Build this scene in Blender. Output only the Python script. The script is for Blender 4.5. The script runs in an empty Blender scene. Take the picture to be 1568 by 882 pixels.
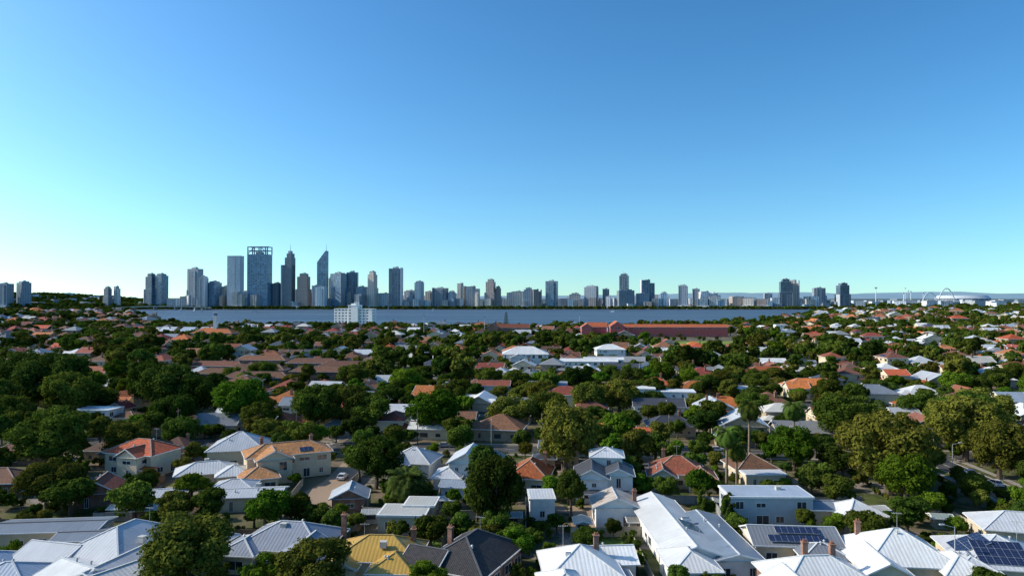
import bpy, math, random
from mathutils import Vector, Matrix, noise
R = random.Random(7)
sc = bpy.context.scene
COL = sc.collection
rad = math.radians

# ------------------------------------------------------------------ materials
class NT:
    def __init__(s, name):
        s.m = bpy.data.materials.new(name); s.m.use_nodes = True
        s.t = s.m.node_tree; s.t.nodes.clear()
        s.out = s.n('ShaderNodeOutputMaterial')
    def n(s, typ, **k):
        nd = s.t.nodes.new(typ)
        for a, b in k.items(): setattr(nd, a, b)
        return nd
    def l(s, a, b): s.t.links.new(a, b)
    def math(s, op, a, b=None, c=None):
        nd = s.n('ShaderNodeMath', operation=op)
        for i, q in enumerate((a, b, c)):
            if q is None: continue
            if isinstance(q, (int, float)): nd.inputs[i].default_value = q
            else: s.l(q, nd.inputs[i])
        return nd.outputs[0]
    def mix(s, f, a, b, mode='MIX'):
        nd = s.n('ShaderNodeMix', data_type='RGBA', blend_type=mode)
        for i, q in ((0, f), (6, a), (7, b)):
            if isinstance(q, (int, float)): nd.inputs[i].default_value = q
            elif isinstance(q, tuple): nd.inputs[i].default_value = (q[0], q[1], q[2], 1)
            else: s.l(q, nd.inputs[i])
        return nd.outputs[2]
    def noise(s, vec, scale, detail=3.0, rough=0.55):
        nd = s.n('ShaderNodeTexNoise'); nd.inputs['Scale'].default_value = scale
        nd.inputs['Detail'].default_value = detail; nd.inputs['Roughness'].default_value = rough
        if vec is not None: s.l(vec, nd.inputs['Vector'])
        return nd.outputs['Fac']
    def ramp(s, f, a, b):
        nd = s.n('ShaderNodeMapRange'); s.l(f, nd.inputs[0])
        nd.inputs[1].default_value = a; nd.inputs[2].default_value = b
        return nd.outputs[0]
    def bsdf(s, col, rough=0.8, spec=0.3, normal=None, metal=0.0):
        p = s.n('ShaderNodeBsdfPrincipled')
        if isinstance(col, tuple): p.inputs['Base Color'].default_value = (col[0], col[1], col[2], 1)
        else: s.l(col, p.inputs['Base Color'])
        if isinstance(rough, (int, float)): p.inputs['Roughness'].default_value = rough
        else: s.l(rough, p.inputs['Roughness'])
        p.inputs['Specular IOR Level'].default_value = spec
        p.inputs['Metallic'].default_value = metal
        if normal is not None: s.l(normal, p.inputs['Normal'])
        s.l(p.outputs[0], s.out.inputs[0]); return p
    def bump(s, h, strength, dist):
        b = s.n('ShaderNodeBump'); b.inputs['Strength'].default_value = strength
        b.inputs['Distance'].default_value = dist; s.l(h, b.inputs['Height']); return b.outputs[0]
    def uv(s):
        u = s.n('ShaderNodeUVMap'); u.uv_map = 'UVMap'
        x = s.n('ShaderNodeSeparateXYZ'); s.l(u.outputs[0], x.inputs[0]); return x.outputs[0], x.outputs[1], u.outputs[0]
    def pos(s):
        return s.n('ShaderNodeNewGeometry').outputs['Position']
CACHE = {}
def memo(f):
    def g(*a):
        k = (f.__name__,) + a
        if k not in CACHE: CACHE[k] = f(*a)
        return CACHE[k]
    return g
def sc3(c, f): return tuple(min(1, x * f) for x in c)

@memo
def tile(c):
    t = NT('roof_tile'); u, v, uv = t.uv(); P = t.pos()
    row = t.math('FLOOR', t.math('DIVIDE', v, 0.34)); colm = t.math('FLOOR', t.math('DIVIDE', u, 0.3))
    cb = t.n('ShaderNodeCombineXYZ'); t.l(row, cb.inputs[0]); t.l(colm, cb.inputs[1])
    wn = t.n('ShaderNodeTexWhiteNoise'); t.l(cb.outputs[0], wn.inputs[0])
    big = t.ramp(t.noise(P, 0.45, 6, .7), 0.36, 0.68)
    c1 = t.mix(wn.outputs[0], sc3(c, 0.65), sc3(c, 1.3))
    c2 = t.mix(t.math('MULTIPLY', big, 0.66), c1, (c[0]*.38+.015, c[1]*.5+.015, c[2]*.5+.015))
    oi = t.n('ShaderNodeObjectInfo').outputs['Random']
    hs = t.n('ShaderNodeHueSaturation'); t.l(c2, hs.inputs['Color'])
    t.l(t.math('ADD', t.math('MULTIPLY', oi, .03), .485), hs.inputs['Hue']); t.l(t.math('ADD', t.math('MULTIPLY', t.math('FRACT', t.math('MULTIPLY', oi, 9.1)), .6), .66), hs.inputs['Value'])
    fr = t.math('FRACT', t.math('DIVIDE', v, 0.34)); edge = t.math('LESS_THAN', fr, 0.22)
    c3 = t.mix(t.math('MULTIPLY', edge, 0.4), hs.outputs[0], sc3(c, 0.3))
    wv = t.math('SINE', t.math('MULTIPLY', u, 21.0))
    h = t.math('ADD', t.math('MULTIPLY', fr, -1.0), t.math('MULTIPLY', wv, 0.4))
    t.bsdf(c3, 0.8, 0.3, t.bump(h, 0.6, 0.06)); return t.m
@memo
def metal(c):
    t = NT('roof_corrugated_metal'); u, v, uv = t.uv(); P = t.pos()
    fr = t.math('FRACT', t.math('DIVIDE', u, 0.62)); rib = t.math('LESS_THAN', fr, 0.17)
    sheet = t.math('FLOOR', t.math('DIVIDE', u, 3.1)); wn = t.n('ShaderNodeTexWhiteNoise', noise_dimensions='1D'); t.l(sheet, wn.inputs['W'])
    mp = t.n('ShaderNodeMapping'); mp.inputs['Scale'].default_value = (2.2, 0.22, 1); t.l(uv, mp.inputs[0])
    streak = t.ramp(t.noise(mp.outputs[0], 1.0, 4), 0.35, 0.75)
    big = t.ramp(t.noise(P, 0.3, 5, .7), 0.4, 0.7)
    a = t.mix(wn.outputs[0], sc3(c, .88), c)
    a = t.mix(t.math('MULTIPLY', streak, 0.34), a, (c[0]*.6, c[1]*.57, c[2]*.53))
    a = t.mix(t.math('MULTIPLY', big, 0.38), a, (c[0]*.55, c[1]*.52, c[2]*.47))
    a = t.mix(t.math('MULTIPLY', rib, 0.17), a, sc3(c, .42))
    oi = t.n('ShaderNodeObjectInfo').outputs['Random']
    hs = t.n('ShaderNodeHueSaturation'); t.l(a, hs.inputs['Color']); t.l(t.math('ADD', t.math('MULTIPLY', oi, .3), .76), hs.inputs['Value'])
    t.bsdf(hs.outputs[0], 0.42, 0.4, t.bump(t.math('SINE', t.math('MULTIPLY', u, 10.13)), 0.25, 0.05)); return t.m
@memo
def rusty(c):
    t = NT('roof_weathered_iron'); u, v, uv = t.uv(); P = t.pos()
    mp = t.n('ShaderNodeMapping'); mp.inputs['Scale'].default_value = (1.4, 0.35, 1); t.l(uv, mp.inputs[0])
    s = t.ramp(t.noise(mp.outputs[0], 1.1, 6, .7), 0.45, 0.62)
    fr = t.math('FRACT', t.math('DIVIDE', u, 0.62)); rib = t.math('LESS_THAN', fr, 0.2)
    a = t.mix(s, c, (0.30, 0.17, 0.10)); a = t.mix(t.math('MULTIPLY', rib, .3), a, sc3(c, .4))
    t.bsdf(a, 0.6, 0.3); return t.m
@memo
def render_wall(c):
    t = NT('rendered_wall'); P = t.pos()
    a = t.mix(t.ramp(t.noise(P, 0.8, 5, .7), .3, .75), c, sc3(c, .78))
    sp = t.n('ShaderNodeSeparateXYZ'); t.l(P, sp.inputs[0])
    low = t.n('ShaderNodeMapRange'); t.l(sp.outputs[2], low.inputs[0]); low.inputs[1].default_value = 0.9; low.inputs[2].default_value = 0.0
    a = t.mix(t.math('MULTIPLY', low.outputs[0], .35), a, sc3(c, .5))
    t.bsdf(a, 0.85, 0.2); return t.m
@memo
def brick(c):
    t = NT('brick_wall'); u, v, uv = t.uv()
    b = t.n('ShaderNodeTexBrick'); t.l(uv, b.inputs['Vector'])
    b.inputs['Color1'].default_value = (*sc3(c, .8), 1); b.inputs['Color2'].default_value = (*sc3(c, 1.2), 1)
    b.inputs['Mortar'].default_value = (.4, .36, .3, 1); b.inputs['Scale'].default_value = 1.0
    b.inputs['Brick Width'].default_value = .24; b.inputs['Row Height'].default_value = .086; b.inputs['Mortar Size'].default_value = .01
    a = t.mix(t.ramp(t.noise(t.pos(), .9, 4), .35, .75), b.outputs[0], sc3(c, .6))
    t.bsdf(a, .9, .2); return t.m
@memo
def plain(name, c, rough=.6, spec=.3, metal_=0.0):
    t = NT(name); a = t.mix(t.ramp(t.noise(t.pos(), 1.7, 3), .3, .75), c, sc3(c, .8))
    t.bsdf(a, rough, spec, None, metal_); return t.m
@memo
def glassm(c):
    t = NT('window_glass'); t.bsdf(c, .08, .9); return t.m
@memo
def solarm():
    t = NT('solar_cells'); u, v, uv = t.uv()
    g = t.math('MAXIMUM', t.math('LESS_THAN', t.math('FRACT', t.math('DIVIDE', u, .5)), .06), t.math('LESS_THAN', t.math('FRACT', t.math('DIVIDE', v, .5)), .06))
    t.bsdf(t.mix(g, (.012, .02, .055), (.07, .1, .17)), .2, .6); return t.m
@memo
def facade(glass, frame, fl, bay, fv, fu, rough):
    t = NT('tower_facade'); u, v, uv = t.uv()
    fu_ = t.math('DIVIDE', u, bay); fv_ = t.math('DIVIDE', v, fl)
    m = t.math('MULTIPLY', t.math('LESS_THAN', t.math('FRACT', fu_), fu), t.math('LESS_THAN', t.math('FRACT', fv_), fv))
    cb = t.n('ShaderNodeCombineXYZ'); t.l(t.math('FLOOR', fu_), cb.inputs[0]); t.l(t.math('FLOOR', fv_), cb.inputs[1])
    wn = t.n('ShaderNodeTexWhiteNoise'); t.l(cb.outputs[0], wn.inputs[0])
    g = t.mix(wn.outputs[0], sc3(glass, .5), sc3(glass, 1.6))
    oi = t.n('ShaderNodeObjectInfo').outputs['Random']
    hs = t.n('ShaderNodeHueSaturation'); t.l(t.mix(m, frame, g), hs.inputs['Color']); t.l(t.math('ADD', t.math('MULTIPLY', oi, .5), .75), hs.inputs['Value'])
    t.bsdf(hs.outputs[0], t.math('SUBTRACT', .75, t.math('MULTIPLY', m, .75 - rough)), .5); return t.m
@memo
def leafm(c, c2):
    t = NT('foliage'); P = t.pos()
    oi = t.n('ShaderNodeObjectInfo').outputs['Random']
    n1 = t.ramp(t.noise(P, .55, 3, .6), .32, .68)
    n2 = t.ramp(t.noise(P, 2.6, 2, .6), .3, .7)
    a = t.mix(n1, c, c2)
    a = t.mix(t.math('MULTIPLY', n2, .5), a, sc3(c, .45))
    hs = t.n('ShaderNodeHueSaturation'); t.l(a, hs.inputs['Color'])
    t.l(t.math('ADD', t.math('MULTIPLY', oi, .045), .474), hs.inputs['Hue'])
    t.l(t.math('ADD', t.math('MULTIPLY', t.math('FRACT', t.math('MULTIPLY', oi, 7.3)), .85), .62), hs.inputs['Value'])
    d = t.n('ShaderNodeBsdfDiffuse'); t.l(hs.outputs[0], d.inputs[0])
    tr = t.n('ShaderNodeBsdfTranslucent'); t.l(hs.outputs[0], tr.inputs[0])
    mx = t.n('ShaderNodeMixShader'); mx.inputs[0].default_value = .25
    t.l(d.outputs[0], mx.inputs[1]); t.l(tr.outputs[0], mx.inputs[2]); t.l(mx.outputs[0], t.out.inputs[0]); return t.m
@memo
def barkm(c):
    t = NT('bark'); t.bsdf(t.mix(t.noise(t.pos(), 4, 4), sc3(c, .5), sc3(c, 1.3)), .95, .1); return t.m

def groundm():
    t = NT('suburb_ground'); P = t.pos()
    a = t.ramp(t.noise(P, .06, 4, .6), .42, .58); b = t.ramp(t.noise(P, .11, 5, .65), .5, .56); c = t.noise(P, 1.3, 4, .7)
    vo = t.n('ShaderNodeTexVoronoi'); vo.inputs['Scale'].default_value = .09; t.l(P, vo.inputs['Vector'])
    sp = t.n('ShaderNodeSeparateColor'); t.l(vo.outputs['Color'], sp.inputs[0])
    grass = t.mix(c, (.04, .065, .016), (.11, .125, .04)); soil = t.mix(c, (.12, .09, .06), (.22, .17, .12))
    pave = t.mix(c, (.17, .14, .12), (.28, .24, .20))
    x = t.mix(a, grass, soil); x = t.mix(t.math('GREATER_THAN', sp.outputs[0], .78), x, pave)
    x = t.mix(t.math('MULTIPLY', b, .75), x, (.035, .05, .016))
    sx = t.n('ShaderNodeSeparateXYZ'); t.l(P, sx.inputs[0])
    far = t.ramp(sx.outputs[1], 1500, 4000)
    x = t.mix(far, x, (.07, .095, .095))  # far ground blends to a bluish tone, aerial haze put into the colour
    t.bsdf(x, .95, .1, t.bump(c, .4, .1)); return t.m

# ------------------------------------------------------------------ mesh builder
class MB:
    def __init__(s): s.v = []; s.f = []; s.m = []; s.uv = []; s.mats = []
    def mi(s, mat):
        if mat not in s.mats: s.mats.append(mat)
        return s.mats.index(mat)
    def face(s, pts, mat):
        pts = [Vector(p) for p in pts]; i = len(s.v)
        n = (pts[1]-pts[0]).cross(pts[2]-pts[0])
        if n.length < 1e-9 and len(pts) > 3: n = (pts[2]-pts[0]).cross(pts[3]-pts[0])
        if n.length < 1e-9: n = Vector((0, 0, 1))
        n.normalize()
        if abs(n.z) > .995: h = Vector((1, 0, 0)); up = Vector((0, 1, 0))
        else: h = Vector((0, 0, 1)).cross(n).normalized(); up = n.cross(h)
        for p in pts: s.v.append(p[:]); s.uv.append((p.dot(h), p.dot(up)))
        s.f.append(list(range(i, i+len(pts)))); s.m.append(s.mi(mat))
    def box(s, x0, y0, z0, x1, y1, z1, mat, M=None):
        c = [Vector((x, y, z)) for z in (z0, z1) for y in (y0, y1) for x in (x0, x1)]
        if M is not None: c = [M @ q for q in c]
        for q in ((0, 2, 3, 1), (4, 5, 7, 6), (0, 1, 5, 4), (1, 3, 7, 5), (3, 2, 6, 7), (2, 0, 4, 6)):
            s.face([c[k] for k in q], mat)
    def bar(s, p0, p1, w, h, mat):
        p0 = Vector(p0); p1 = Vector(p1); d = p1-p0; L = d.length
        if L < 1e-4: return
        q = d.to_track_quat('X', 'Z').to_matrix().to_4x4()
        s.box(0, -w/2, -h/2, L, w/2, h/2, mat, Matrix.Translation(p0) @ q)
    def cone(s, p0, p1, r0, r1, n, mat, cap=True):
        p0 = Vector(p0); p1 = Vector(p1); q = (p1-p0).to_track_quat('Z', 'X')
        a = [p0 + q @ Vector((r0*math.cos(6.28318*i/n), r0*math.sin(6.28318*i/n), 0)) for i in range(n)]
        b = [p1 + q @ Vector((r1*math.cos(6.28318*i/n), r1*math.sin(6.28318*i/n), 0)) for i in range(n)]
        for i in range(n): s.face([a[i], a[(i+1) % n], b[(i+1) % n], b[i]], mat)
        if cap: s.face(b, mat)
    def mesh(s, name):
        me = bpy.data.meshes.new(name); me.from_pydata(s.v, [], s.f)
        for m in s.mats: me.materials.append(m)
        me.polygons.foreach_set('material_index', s.m)
        uvl = me.uv_layers.new(name='UVMap')
        fl = []
        for f in s.f:
            for k in f: fl += s.uv[k]
        uvl.data.foreach_set('uv', fl); me.update(); return me
    def obj(s, name, loc=(0, 0, 0), rz=0, parent=None):
        o = bpy.data.objects.new(name, s.mesh(name)); COL.objects.link(o)
        o.location = loc; o.rotation_euler = (0, 0, rz)
        if parent: o.parent = parent
        return o

# ------------------------------------------------------------------ terrain
def bump2(x, y, cx, cy, rx, ry, h):
    r = ((x-cx)/rx)**2 + ((y-cy)/ry)**2
    return h*(1-r)**2 if r < 1 else 0
def gz(x, y):
    return bump2(x, y, -880, 880, 430, 450, 28) + bump2(x, y, 1150, 1150, 620, 620, 17) + bump2(x, y, -2300, 3300, 800, 900, 42) + bump2(x, y, -3300, 3900, 1500, 1500, 38)

def axis(lim0, lim1, inner0, inner1, step):
    a = []; x = inner0
    while x <= inner1: a.append(x); x += step
    st = step; x = inner1
    while x < lim1: st *= 1.3; x += st; a.append(x)
    st = step; x = inner0
    while x > lim0: st *= 1.3; x -= st; a.insert(0, x)
    return a
xs = axis(-26000, 26000, -3000, 2000, 50); ys = axis(-2000, 34000, -100, 4000, 50)
me = bpy.data.meshes.new('ground')
vv = [(x, y, gz(x, y)) for y in ys for x in xs]; nx = len(xs)
ff = [(j*nx+i, j*nx+i+1, (j+1)*nx+i+1, (j+1)*nx+i) for j in range(len(ys)-1) for i in range(nx-1)]
me.from_pydata(vv, [], ff); me.materials.append(groundm())
for p in me.polygons: p.use_smooth = True
COL.objects.link(bpy.data.objects.new('ground', me))

# river
t = NT('river_water'); P = t.pos()
mp = t.n('ShaderNodeMapping'); mp.inputs['Scale'].default_value = (.05, .25, .1); t.l(P, mp.inputs[0])
n = t.noise(mp.outputs[0], 1.0, 5, .7)
mp2 = t.n('ShaderNodeMapping'); mp2.inputs['Scale'].default_value = (.0015, .012, .1); t.l(P, mp2.inputs[0])
n2 = t.ramp(t.noise(mp2.outputs[0], 1.0, 3), .35, .65)
t.bsdf(t.mix(n2, (.045, .085, .13), (.085, .13, .18)), .5, .15, t.bump(n, .8, 1.5))
RIV = [(-505, 1040), (-330, 985), (-100, 960), (150, 1030), (380, 1180), (640, 1560), (1010, 2250), (1120, 2440), (600, 2470), (0, 2455), (-600, 2465), (-1000, 2440), (-1330, 2480), (-1240, 2250), (-950, 1800), (-700, 1350)]
def inriv(x, y):
    c = False; j = len(RIV)-1
    for i in range(len(RIV)):
        xi, yi = RIV[i]; xj, yj = RIV[j]
        if (yi > y) != (yj > y) and x < (xj-xi)*(y-yi)/(yj-yi)+xi: c = not c
        j = i
    return c
b = MB(); b.face([(x, y, .06) for x, y in RIV], t.m); b.obj('river_water')
b = MB(); st = plain('foreshore_stone', (.3, .3, .28))
for i in range(7, 12):
    p, q = RIV[i], RIV[i+1]; b.bar((p[0], p[1], .8), (q[0], q[1], .8), 3, 1.8, st)
b.obj('foreshore_wall')

# ------------------------------------------------------------------ roads
asph = NT('asphalt'); P = asph.pos()
asph.bsdf(asph.mix(asph.noise(P, .7, 6, .7), (.04, .04, .042), (.085, .082, .08)), .9, .2); asph = asph.m
kerb = plain('kerb_concrete', (.38, .36, .33)); paint = plain('road_paint', (.75, .75, .72)); pav = plain('footpath_concrete', (.30, .27, .24), .9)
GR = rad(-4.0)
def road(name, cx, cy, ang, L, w=7.4):
    b = MB(); b.box(-L/2, -w/2, -.3, L/2, w/2, .012, asph)
    for s in (-1, 1):
        y = s*(w/2+.08); b.box(-L/2, y-.08, -.3, L/2, y+.08, .13, kerb)
        y = s*(w/2+3.0); b.box(-L/2, y-.75, -.3, L/2, y+.75, .05, pav)
    x = -L/2
    while x < L/2: b.box(x, -.06, .0, x+3, .06, .017, paint); x += 9
    return b.obj(name, (cx, cy, 0), ang)
ROADY = [205 + 92*k for k in range(0, 9)]
XR = [-260, -30, 235]
for yy in ROADY: road('street', 0, yy, GR, 2.1*yy+60)
road('side_street', 112, 126, rad(86), 136)
for q in XR: road('side_street', q, 480, math.pi/2+GR, 540)
road('front_street', 0, 66, GR, 300)
def nearside(x, y, pad=12): return min(abs(x-q+(y-480)*math.tan(GR)) for q in XR) < pad

# ------------------------------------------------------------------ houses
WHITE = (.80, .81, .80); PALE = (.58, .61, .65); GREY = (.22, .25, .29); DGREY = (.075, .08, .095)
ORANGE = (.52, .14, .042); RED = (.28, .065, .04); BROWN = (.18, .075, .045); TERRA = (.38, .135, .06)
CREAM = (.68, .57, .40); WWALL = (.78, .77, .73); GWALL = (.38, .39, .40); BRK = (.26, .11, .07); BUFF = (.42, .32, .2)
HOUSES = []
frameW = plain('white_trim', (.75, .75, .73), .5)
def roof(bs, cx, cy, w, l, z, kind, pitch, mat, wall, o=.55, fine=True, capm=None):
    rb = bs['roof']; tb = bs['trim']; wb = bs['walls']
    x0, x1, y0, y1 = cx-w/2-o, cx+w/2+o, cy-l/2-o, cy+l/2+o
    W = w+2*o; L = l+2*o; tp = math.tan(rad(pitch)); zt = z + .06
    A, B, C, D = (x0, y0, zt), (x1, y0, zt), (x1, y1, zt), (x0, y1, zt)
    caps = []
    if kind == 'flat':
        e = .25
        wb.box(cx-w/2-e, cy-l/2-e, z, cx+w/2+e, cy+l/2+e, z+.38, frameW if fine else wall)
        rb.box(cx-w/2+.1, cy-l/2+.1, z+.3, cx+w/2-.1, cy+l/2-.1, z+.40, mat); return z+.4
    if kind == 'hip':
        if W > L: h = L/2*tp; r0 = (x0+L/2, cy, zt+h); r1 = (x1-L/2, cy, zt+h)
        else: h = W/2*tp; r0 = (cx, y0+W/2, zt+h); r1 = (cx, y1-W/2, zt+h)
        if W > L:
            rb.face([A, B, r1, r0], mat); rb.face([C, D, r0, r1], mat); rb.face([D, A, r0], mat); rb.face([B, C, r1], mat)
            caps = [(r0, r1), (A, r0), (D, r0), (B, r1), (C, r1)]
        else:
            rb.face([B, C, r1, r0], mat); rb.face([D, A, r0, r1], mat); rb.face([A, B, r0], mat); rb.face([C, D, r1], mat)
            caps = [(r0, r1), (A, r0), (B, r0), (C, r1), (D, r1)]
    else:
        if kind == 'gabx':
            h = L/2*tp; r0 = (x0, cy, zt+h); r1 = (x1, cy, zt+h)
            rb.face([A, B, r1, r0], mat); rb.face([C, D, r0, r1], mat); caps = [(r0, r1)]
            for s, xx in ((-1, cx-w/2), (1, cx+w/2)):
                g = [(xx, cy-l/2, z), (xx, cy+l/2, z), (xx, cy, z+l/2*tp)]
                wb.face(g if s > 0 else g[::-1], wall)
                xe = x0 if s < 0 else x1
                tb.bar((xe, y0, zt-.08), (xe, cy, zt+h-.08), .08, .24, frameW); tb.bar((xe, y1, zt-.08), (xe, cy, zt+h-.08), .08, .24, frameW)
        else:
            h = W/2*tp; r0 = (cx, y0, zt+h); r1 = (cx, y1, zt+h)
            rb.face([B, C, r1, r0], mat); rb.face([D, A, r0, r1], mat); caps = [(r0, r1)]
            for s, yy in ((-1, cy-l/2), (1, cy+l/2)):
                g = [(cx-w/2, yy, z), (cx+w/2, yy, z), (cx, yy, z+w/2*tp)]
                wb.face(g if s < 0 else g[::-1], wall)
                ye = y0 if s < 0 else y1
                tb.bar((x0, ye, zt-.08), (cx, ye, zt+h-.08), .08, .24, frameW); tb.bar((x1, ye, zt-.08), (cx, ye, zt+h-.08), .08, .24, frameW)
    tb.face([(x0, y0, z-.06), (x0, y1, z-.06), (x1, y1, z-.06), (x1, y0, z-.06)], frameW)
    if kind != 'gaby':
        tb.box(x0-.1, y0-.1, z-.1, x1+.1, y0, z+.09, frameW); tb.box(x0-.1, y1, z-.1, x1+.1, y1+.1, z+.09, frameW)
    if kind != 'gabx':
        tb.box(x0-.1, y0, z-.1, x0, y1, z+.09, frameW); tb.box(x1, y0, z-.1, x1+.1, y1, z+.09, frameW)
    if fine and capm:
        for p, q in caps: rb.bar(Vector(p)+Vector((0, 0, .04)), Vector(q)+Vector((0, 0, .04)), .26, .1, capm)
    return zt+h
def window(bs, p, ax, out, w, h, fine):
    M = Matrix((( ax[0], out[0], 0, p[0]), (ax[1], out[1], 0, p[1]), (0, 0, 1, p[2]), (0, 0, 0, 1)))
    g = bs['windows']; gm = glassm((.03, .04, .05))
    g.box(-w/2, -.05, -h/2, w/2, .02, h/2, gm, M)
    if fine:
        for a in ((-w/2-.08, -h/2-.08, -w/2, h/2+.08), (w/2, -h/2-.08, w/2+.08, h/2+.08), (-w/2, h/2, w/2, h/2+.08), (-w/2, -h/2-.1, w/2, -h/2), (-.03, -h/2, .03, h/2)):
            g.box(a[0], -.05, a[1], a[2], .07, a[3], frameW, M)
def solar(bs, wing, side, rows, cols, off=0, lift=.12, up0=.9):
    cx, cy, w, l, z, kind, pitch = wing[:7]; a = rad(pitch); o = .55
    d = {'W': (-1, 0), 'E': (1, 0), 'S': (0, -1), 'N': (0, 1)}[side]
    half = (w/2 if d[0] else l/2) + o
    base = Vector((cx+d[0]*half, cy+d[1]*half, z+.06)); up = Vector((-d[0]*math.cos(a), -d[1]*math.cos(a), math.sin(a)))
    nrm = Vector((d[0]*math.sin(a), d[1]*math.sin(a), math.cos(a))); ax = up.cross(nrm)
    M = Matrix(((ax.x, up.x, nrm.x, 0), (ax.y, up.y, nrm.y, 0), (ax.z, up.z, nrm.z, 0), (0, 0, 0, 1)))
    for r in range(rows):
        for c in range(cols):
            x = off+(c-cols/2)*1.04; y = up0+r*1.72
            MM = Matrix.Translation(base) @ M
            bs['solar_panels'].box(x, y, lift, x+.99, y+1.66, lift+.05, solarm(), MM)
            bs['solar_panels'].box(x-.02, y-.02, lift-.03, x+1.01, y+1.68, lift+.035, plain('panel_frame', (.5, .52, .55), .4), MM)
def build(wings, rm, wm, seed, fine=True, extras=()):
    r = random.Random(seed)
    bs = {k: MB() for k in ('walls', 'roof', 'windows', 'trim', 'chimney', 'solar_panels', 'fittings')}
    for wi in wings:
        cx, cy, w, l, z, kind, pitch = wi[:7]; rmm = wi[7] if len(wi) > 7 and wi[7] else rm; wmm = wi[8] if len(wi) > 8 else wm
        bs['walls'].box(cx-w/2, cy-l/2, -.6, cx+w/2, cy+l/2, z, wmm)
        capm = None
        if fine and kind != 'flat':
            capm = plain('ridge_cap', (.40, .30, .24) if rmm.name.startswith('roof_tile') else (.6, .62, .63), .6)
            if rmm == mOch: capm = plain('ridge_cap', (.42, .28, .09), .6)
            if rmm in (tD, mD, mG): capm = plain('ridge_cap', (.13, .13, .14), .6)
        zr = roof(bs, cx, cy, w, l, z, kind, pitch, rmm, wmm, .55, fine, capm)
        ns = 2 if z > 4.6 else 1
        for st in range(ns):
            zc = (1.45 if ns == 1 else (1.5, z-1.35)[st])
            for (ax, out, half, ln) in (((1, 0), (0, -1), l/2, w), ((1, 0), (0, 1), l/2, w), ((0, 1), (1, 0), w/2, l), ((0, 1), (-1, 0), w/2, l)):
                k = max(1, int(ln/3.6))
                for i in range(k):
                    if r.random() < .18 and k > 1: continue
                    t_ = (i+.5)/k*ln-ln/2+r.uniform(-.5, .5)
                    ww = r.choice((.7, .9, 1.5, 1.8, 2.4)); hh = r.choice((.8, 1.2, 1.4, 2.0)) if fine else r.choice((1.0, 1.3))
                    if ww > ln/k-.5: ww = max(.6, ln/k-1.1)
                    zz = zc if hh < 1.9 else zc-.25
                    px = cx+ax[0]*t_+out[0]*half; py = cy+ax[1]*t_+out[1]*half
                    window(bs, (px, py, zz), ax, out, ww, hh, fine)
        if fine and kind != 'flat':
            for k in range(r.randint(0, 2)):
                vx, vy = cx+r.uniform(-w/4, w/4), cy+r.uniform(-l/4, l/4)
                dd = min(w/2+.55-abs(vx-cx), l/2+.55-abs(vy-cy)) if kind == 'hip' else (l/2+.55-abs(vy-cy) if kind == 'gabx' else w/2+.55-abs(vx-cx))
                vz = z+dd*math.tan(rad(pitch))
                bs['fittings'].cone((vx, vy, vz-.2), (vx, vy, vz+.45), .13, .13, 8, plain('vent_metal', (.45, .46, .47), .4))
                bs['fittings'].cone((vx, vy, vz+.45), (vx, vy, vz+.62), .24, .1, 8, plain('vent_metal', (.45, .46, .47), .4))
    for e in extras:
        if e[0] == 'chim':
            _, x, y, z0, z1 = e; bm = brick(BRK)
            bs['chimney'].box(x-.4, y-.35, z0, x+.4, y+.35, z1, bm); bs['chimney'].box(x-.5, y-.45, z1, x+.5, y+.45, z1+.18, bm)
            for dx in (-.18, .18): bs['chimney'].cone((x+dx, y, z1+.18), (x+dx, y, z1+.6), .13, .1, 8, plain('chimney_pot', (.35, .15, .09)))
        elif e[0] == 'solar': solar(bs, wings[e[1]], *e[2:])
        elif e[0] == 'ver':
            _, x0, x1, y, dep, z = e; m = wings[0][7] if len(wings[0]) > 7 and wings[0][7] else rm
            bs['roof'].face([(x0, y-dep, z-.5), (x1, y-dep, z-.5), (x1, y+.05, z), (x0, y+.05, z)], m)
            bs['trim'].box(x0, y-dep-.08, z-.72, x1, y-dep, z-.5, frameW)
            x = x0+.2
            while x <= x1: bs['trim'].box(x-.07, y-dep+.05, -.1, x+.07, y-dep+.19, z-.52, frameW); x += (x1-x0-.4)/max(1, round((x1-x0)/2.8))
        elif e[0] == 'ant':
            _, x, y, z = e; m = plain('antenna_metal', (.4, .4, .4), .4)
            bs['fittings'].cone((x, y, z-1.2), (x, y, z+2.4), .035, .03, 6, m)
            bs['fittings'].bar((x-.8, y, z+2.2), (x+.8, y, z+2.2), .04, .04, m)
            for k in range(6): bs['fittings'].bar((x-.7+k*.28, y-.35, z+2.2), (x-.7+k*.28, y+.35, z+2.2), .03, .03, m)
        elif e[0] == 'ac':
            _, x, y, z = e; bs['fittings'].box(x-.5, y-.45, z-.3, x+.5, y+.45, z+.65, plain('aircon_case', (.5, .48, .44))); bs['fittings'].box(x-.56, y-.5, z+.65, x+.56, y+.5, z+.72, plain('aircon_case', (.5, .48, .44)))
        elif e[0] == 'sky':
            _, x, y, z, s = e; bs['fittings'].box(x-s, y-s*.6, z-.3, x+s, y+s*.6, z+.14, frameW); bs['fittings'].box(x-s+.1, y-s*.6+.1, z, x+s-.1, y+s*.6-.1, z+.17, glassm((.03, .04, .05)))
    return bs
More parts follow.
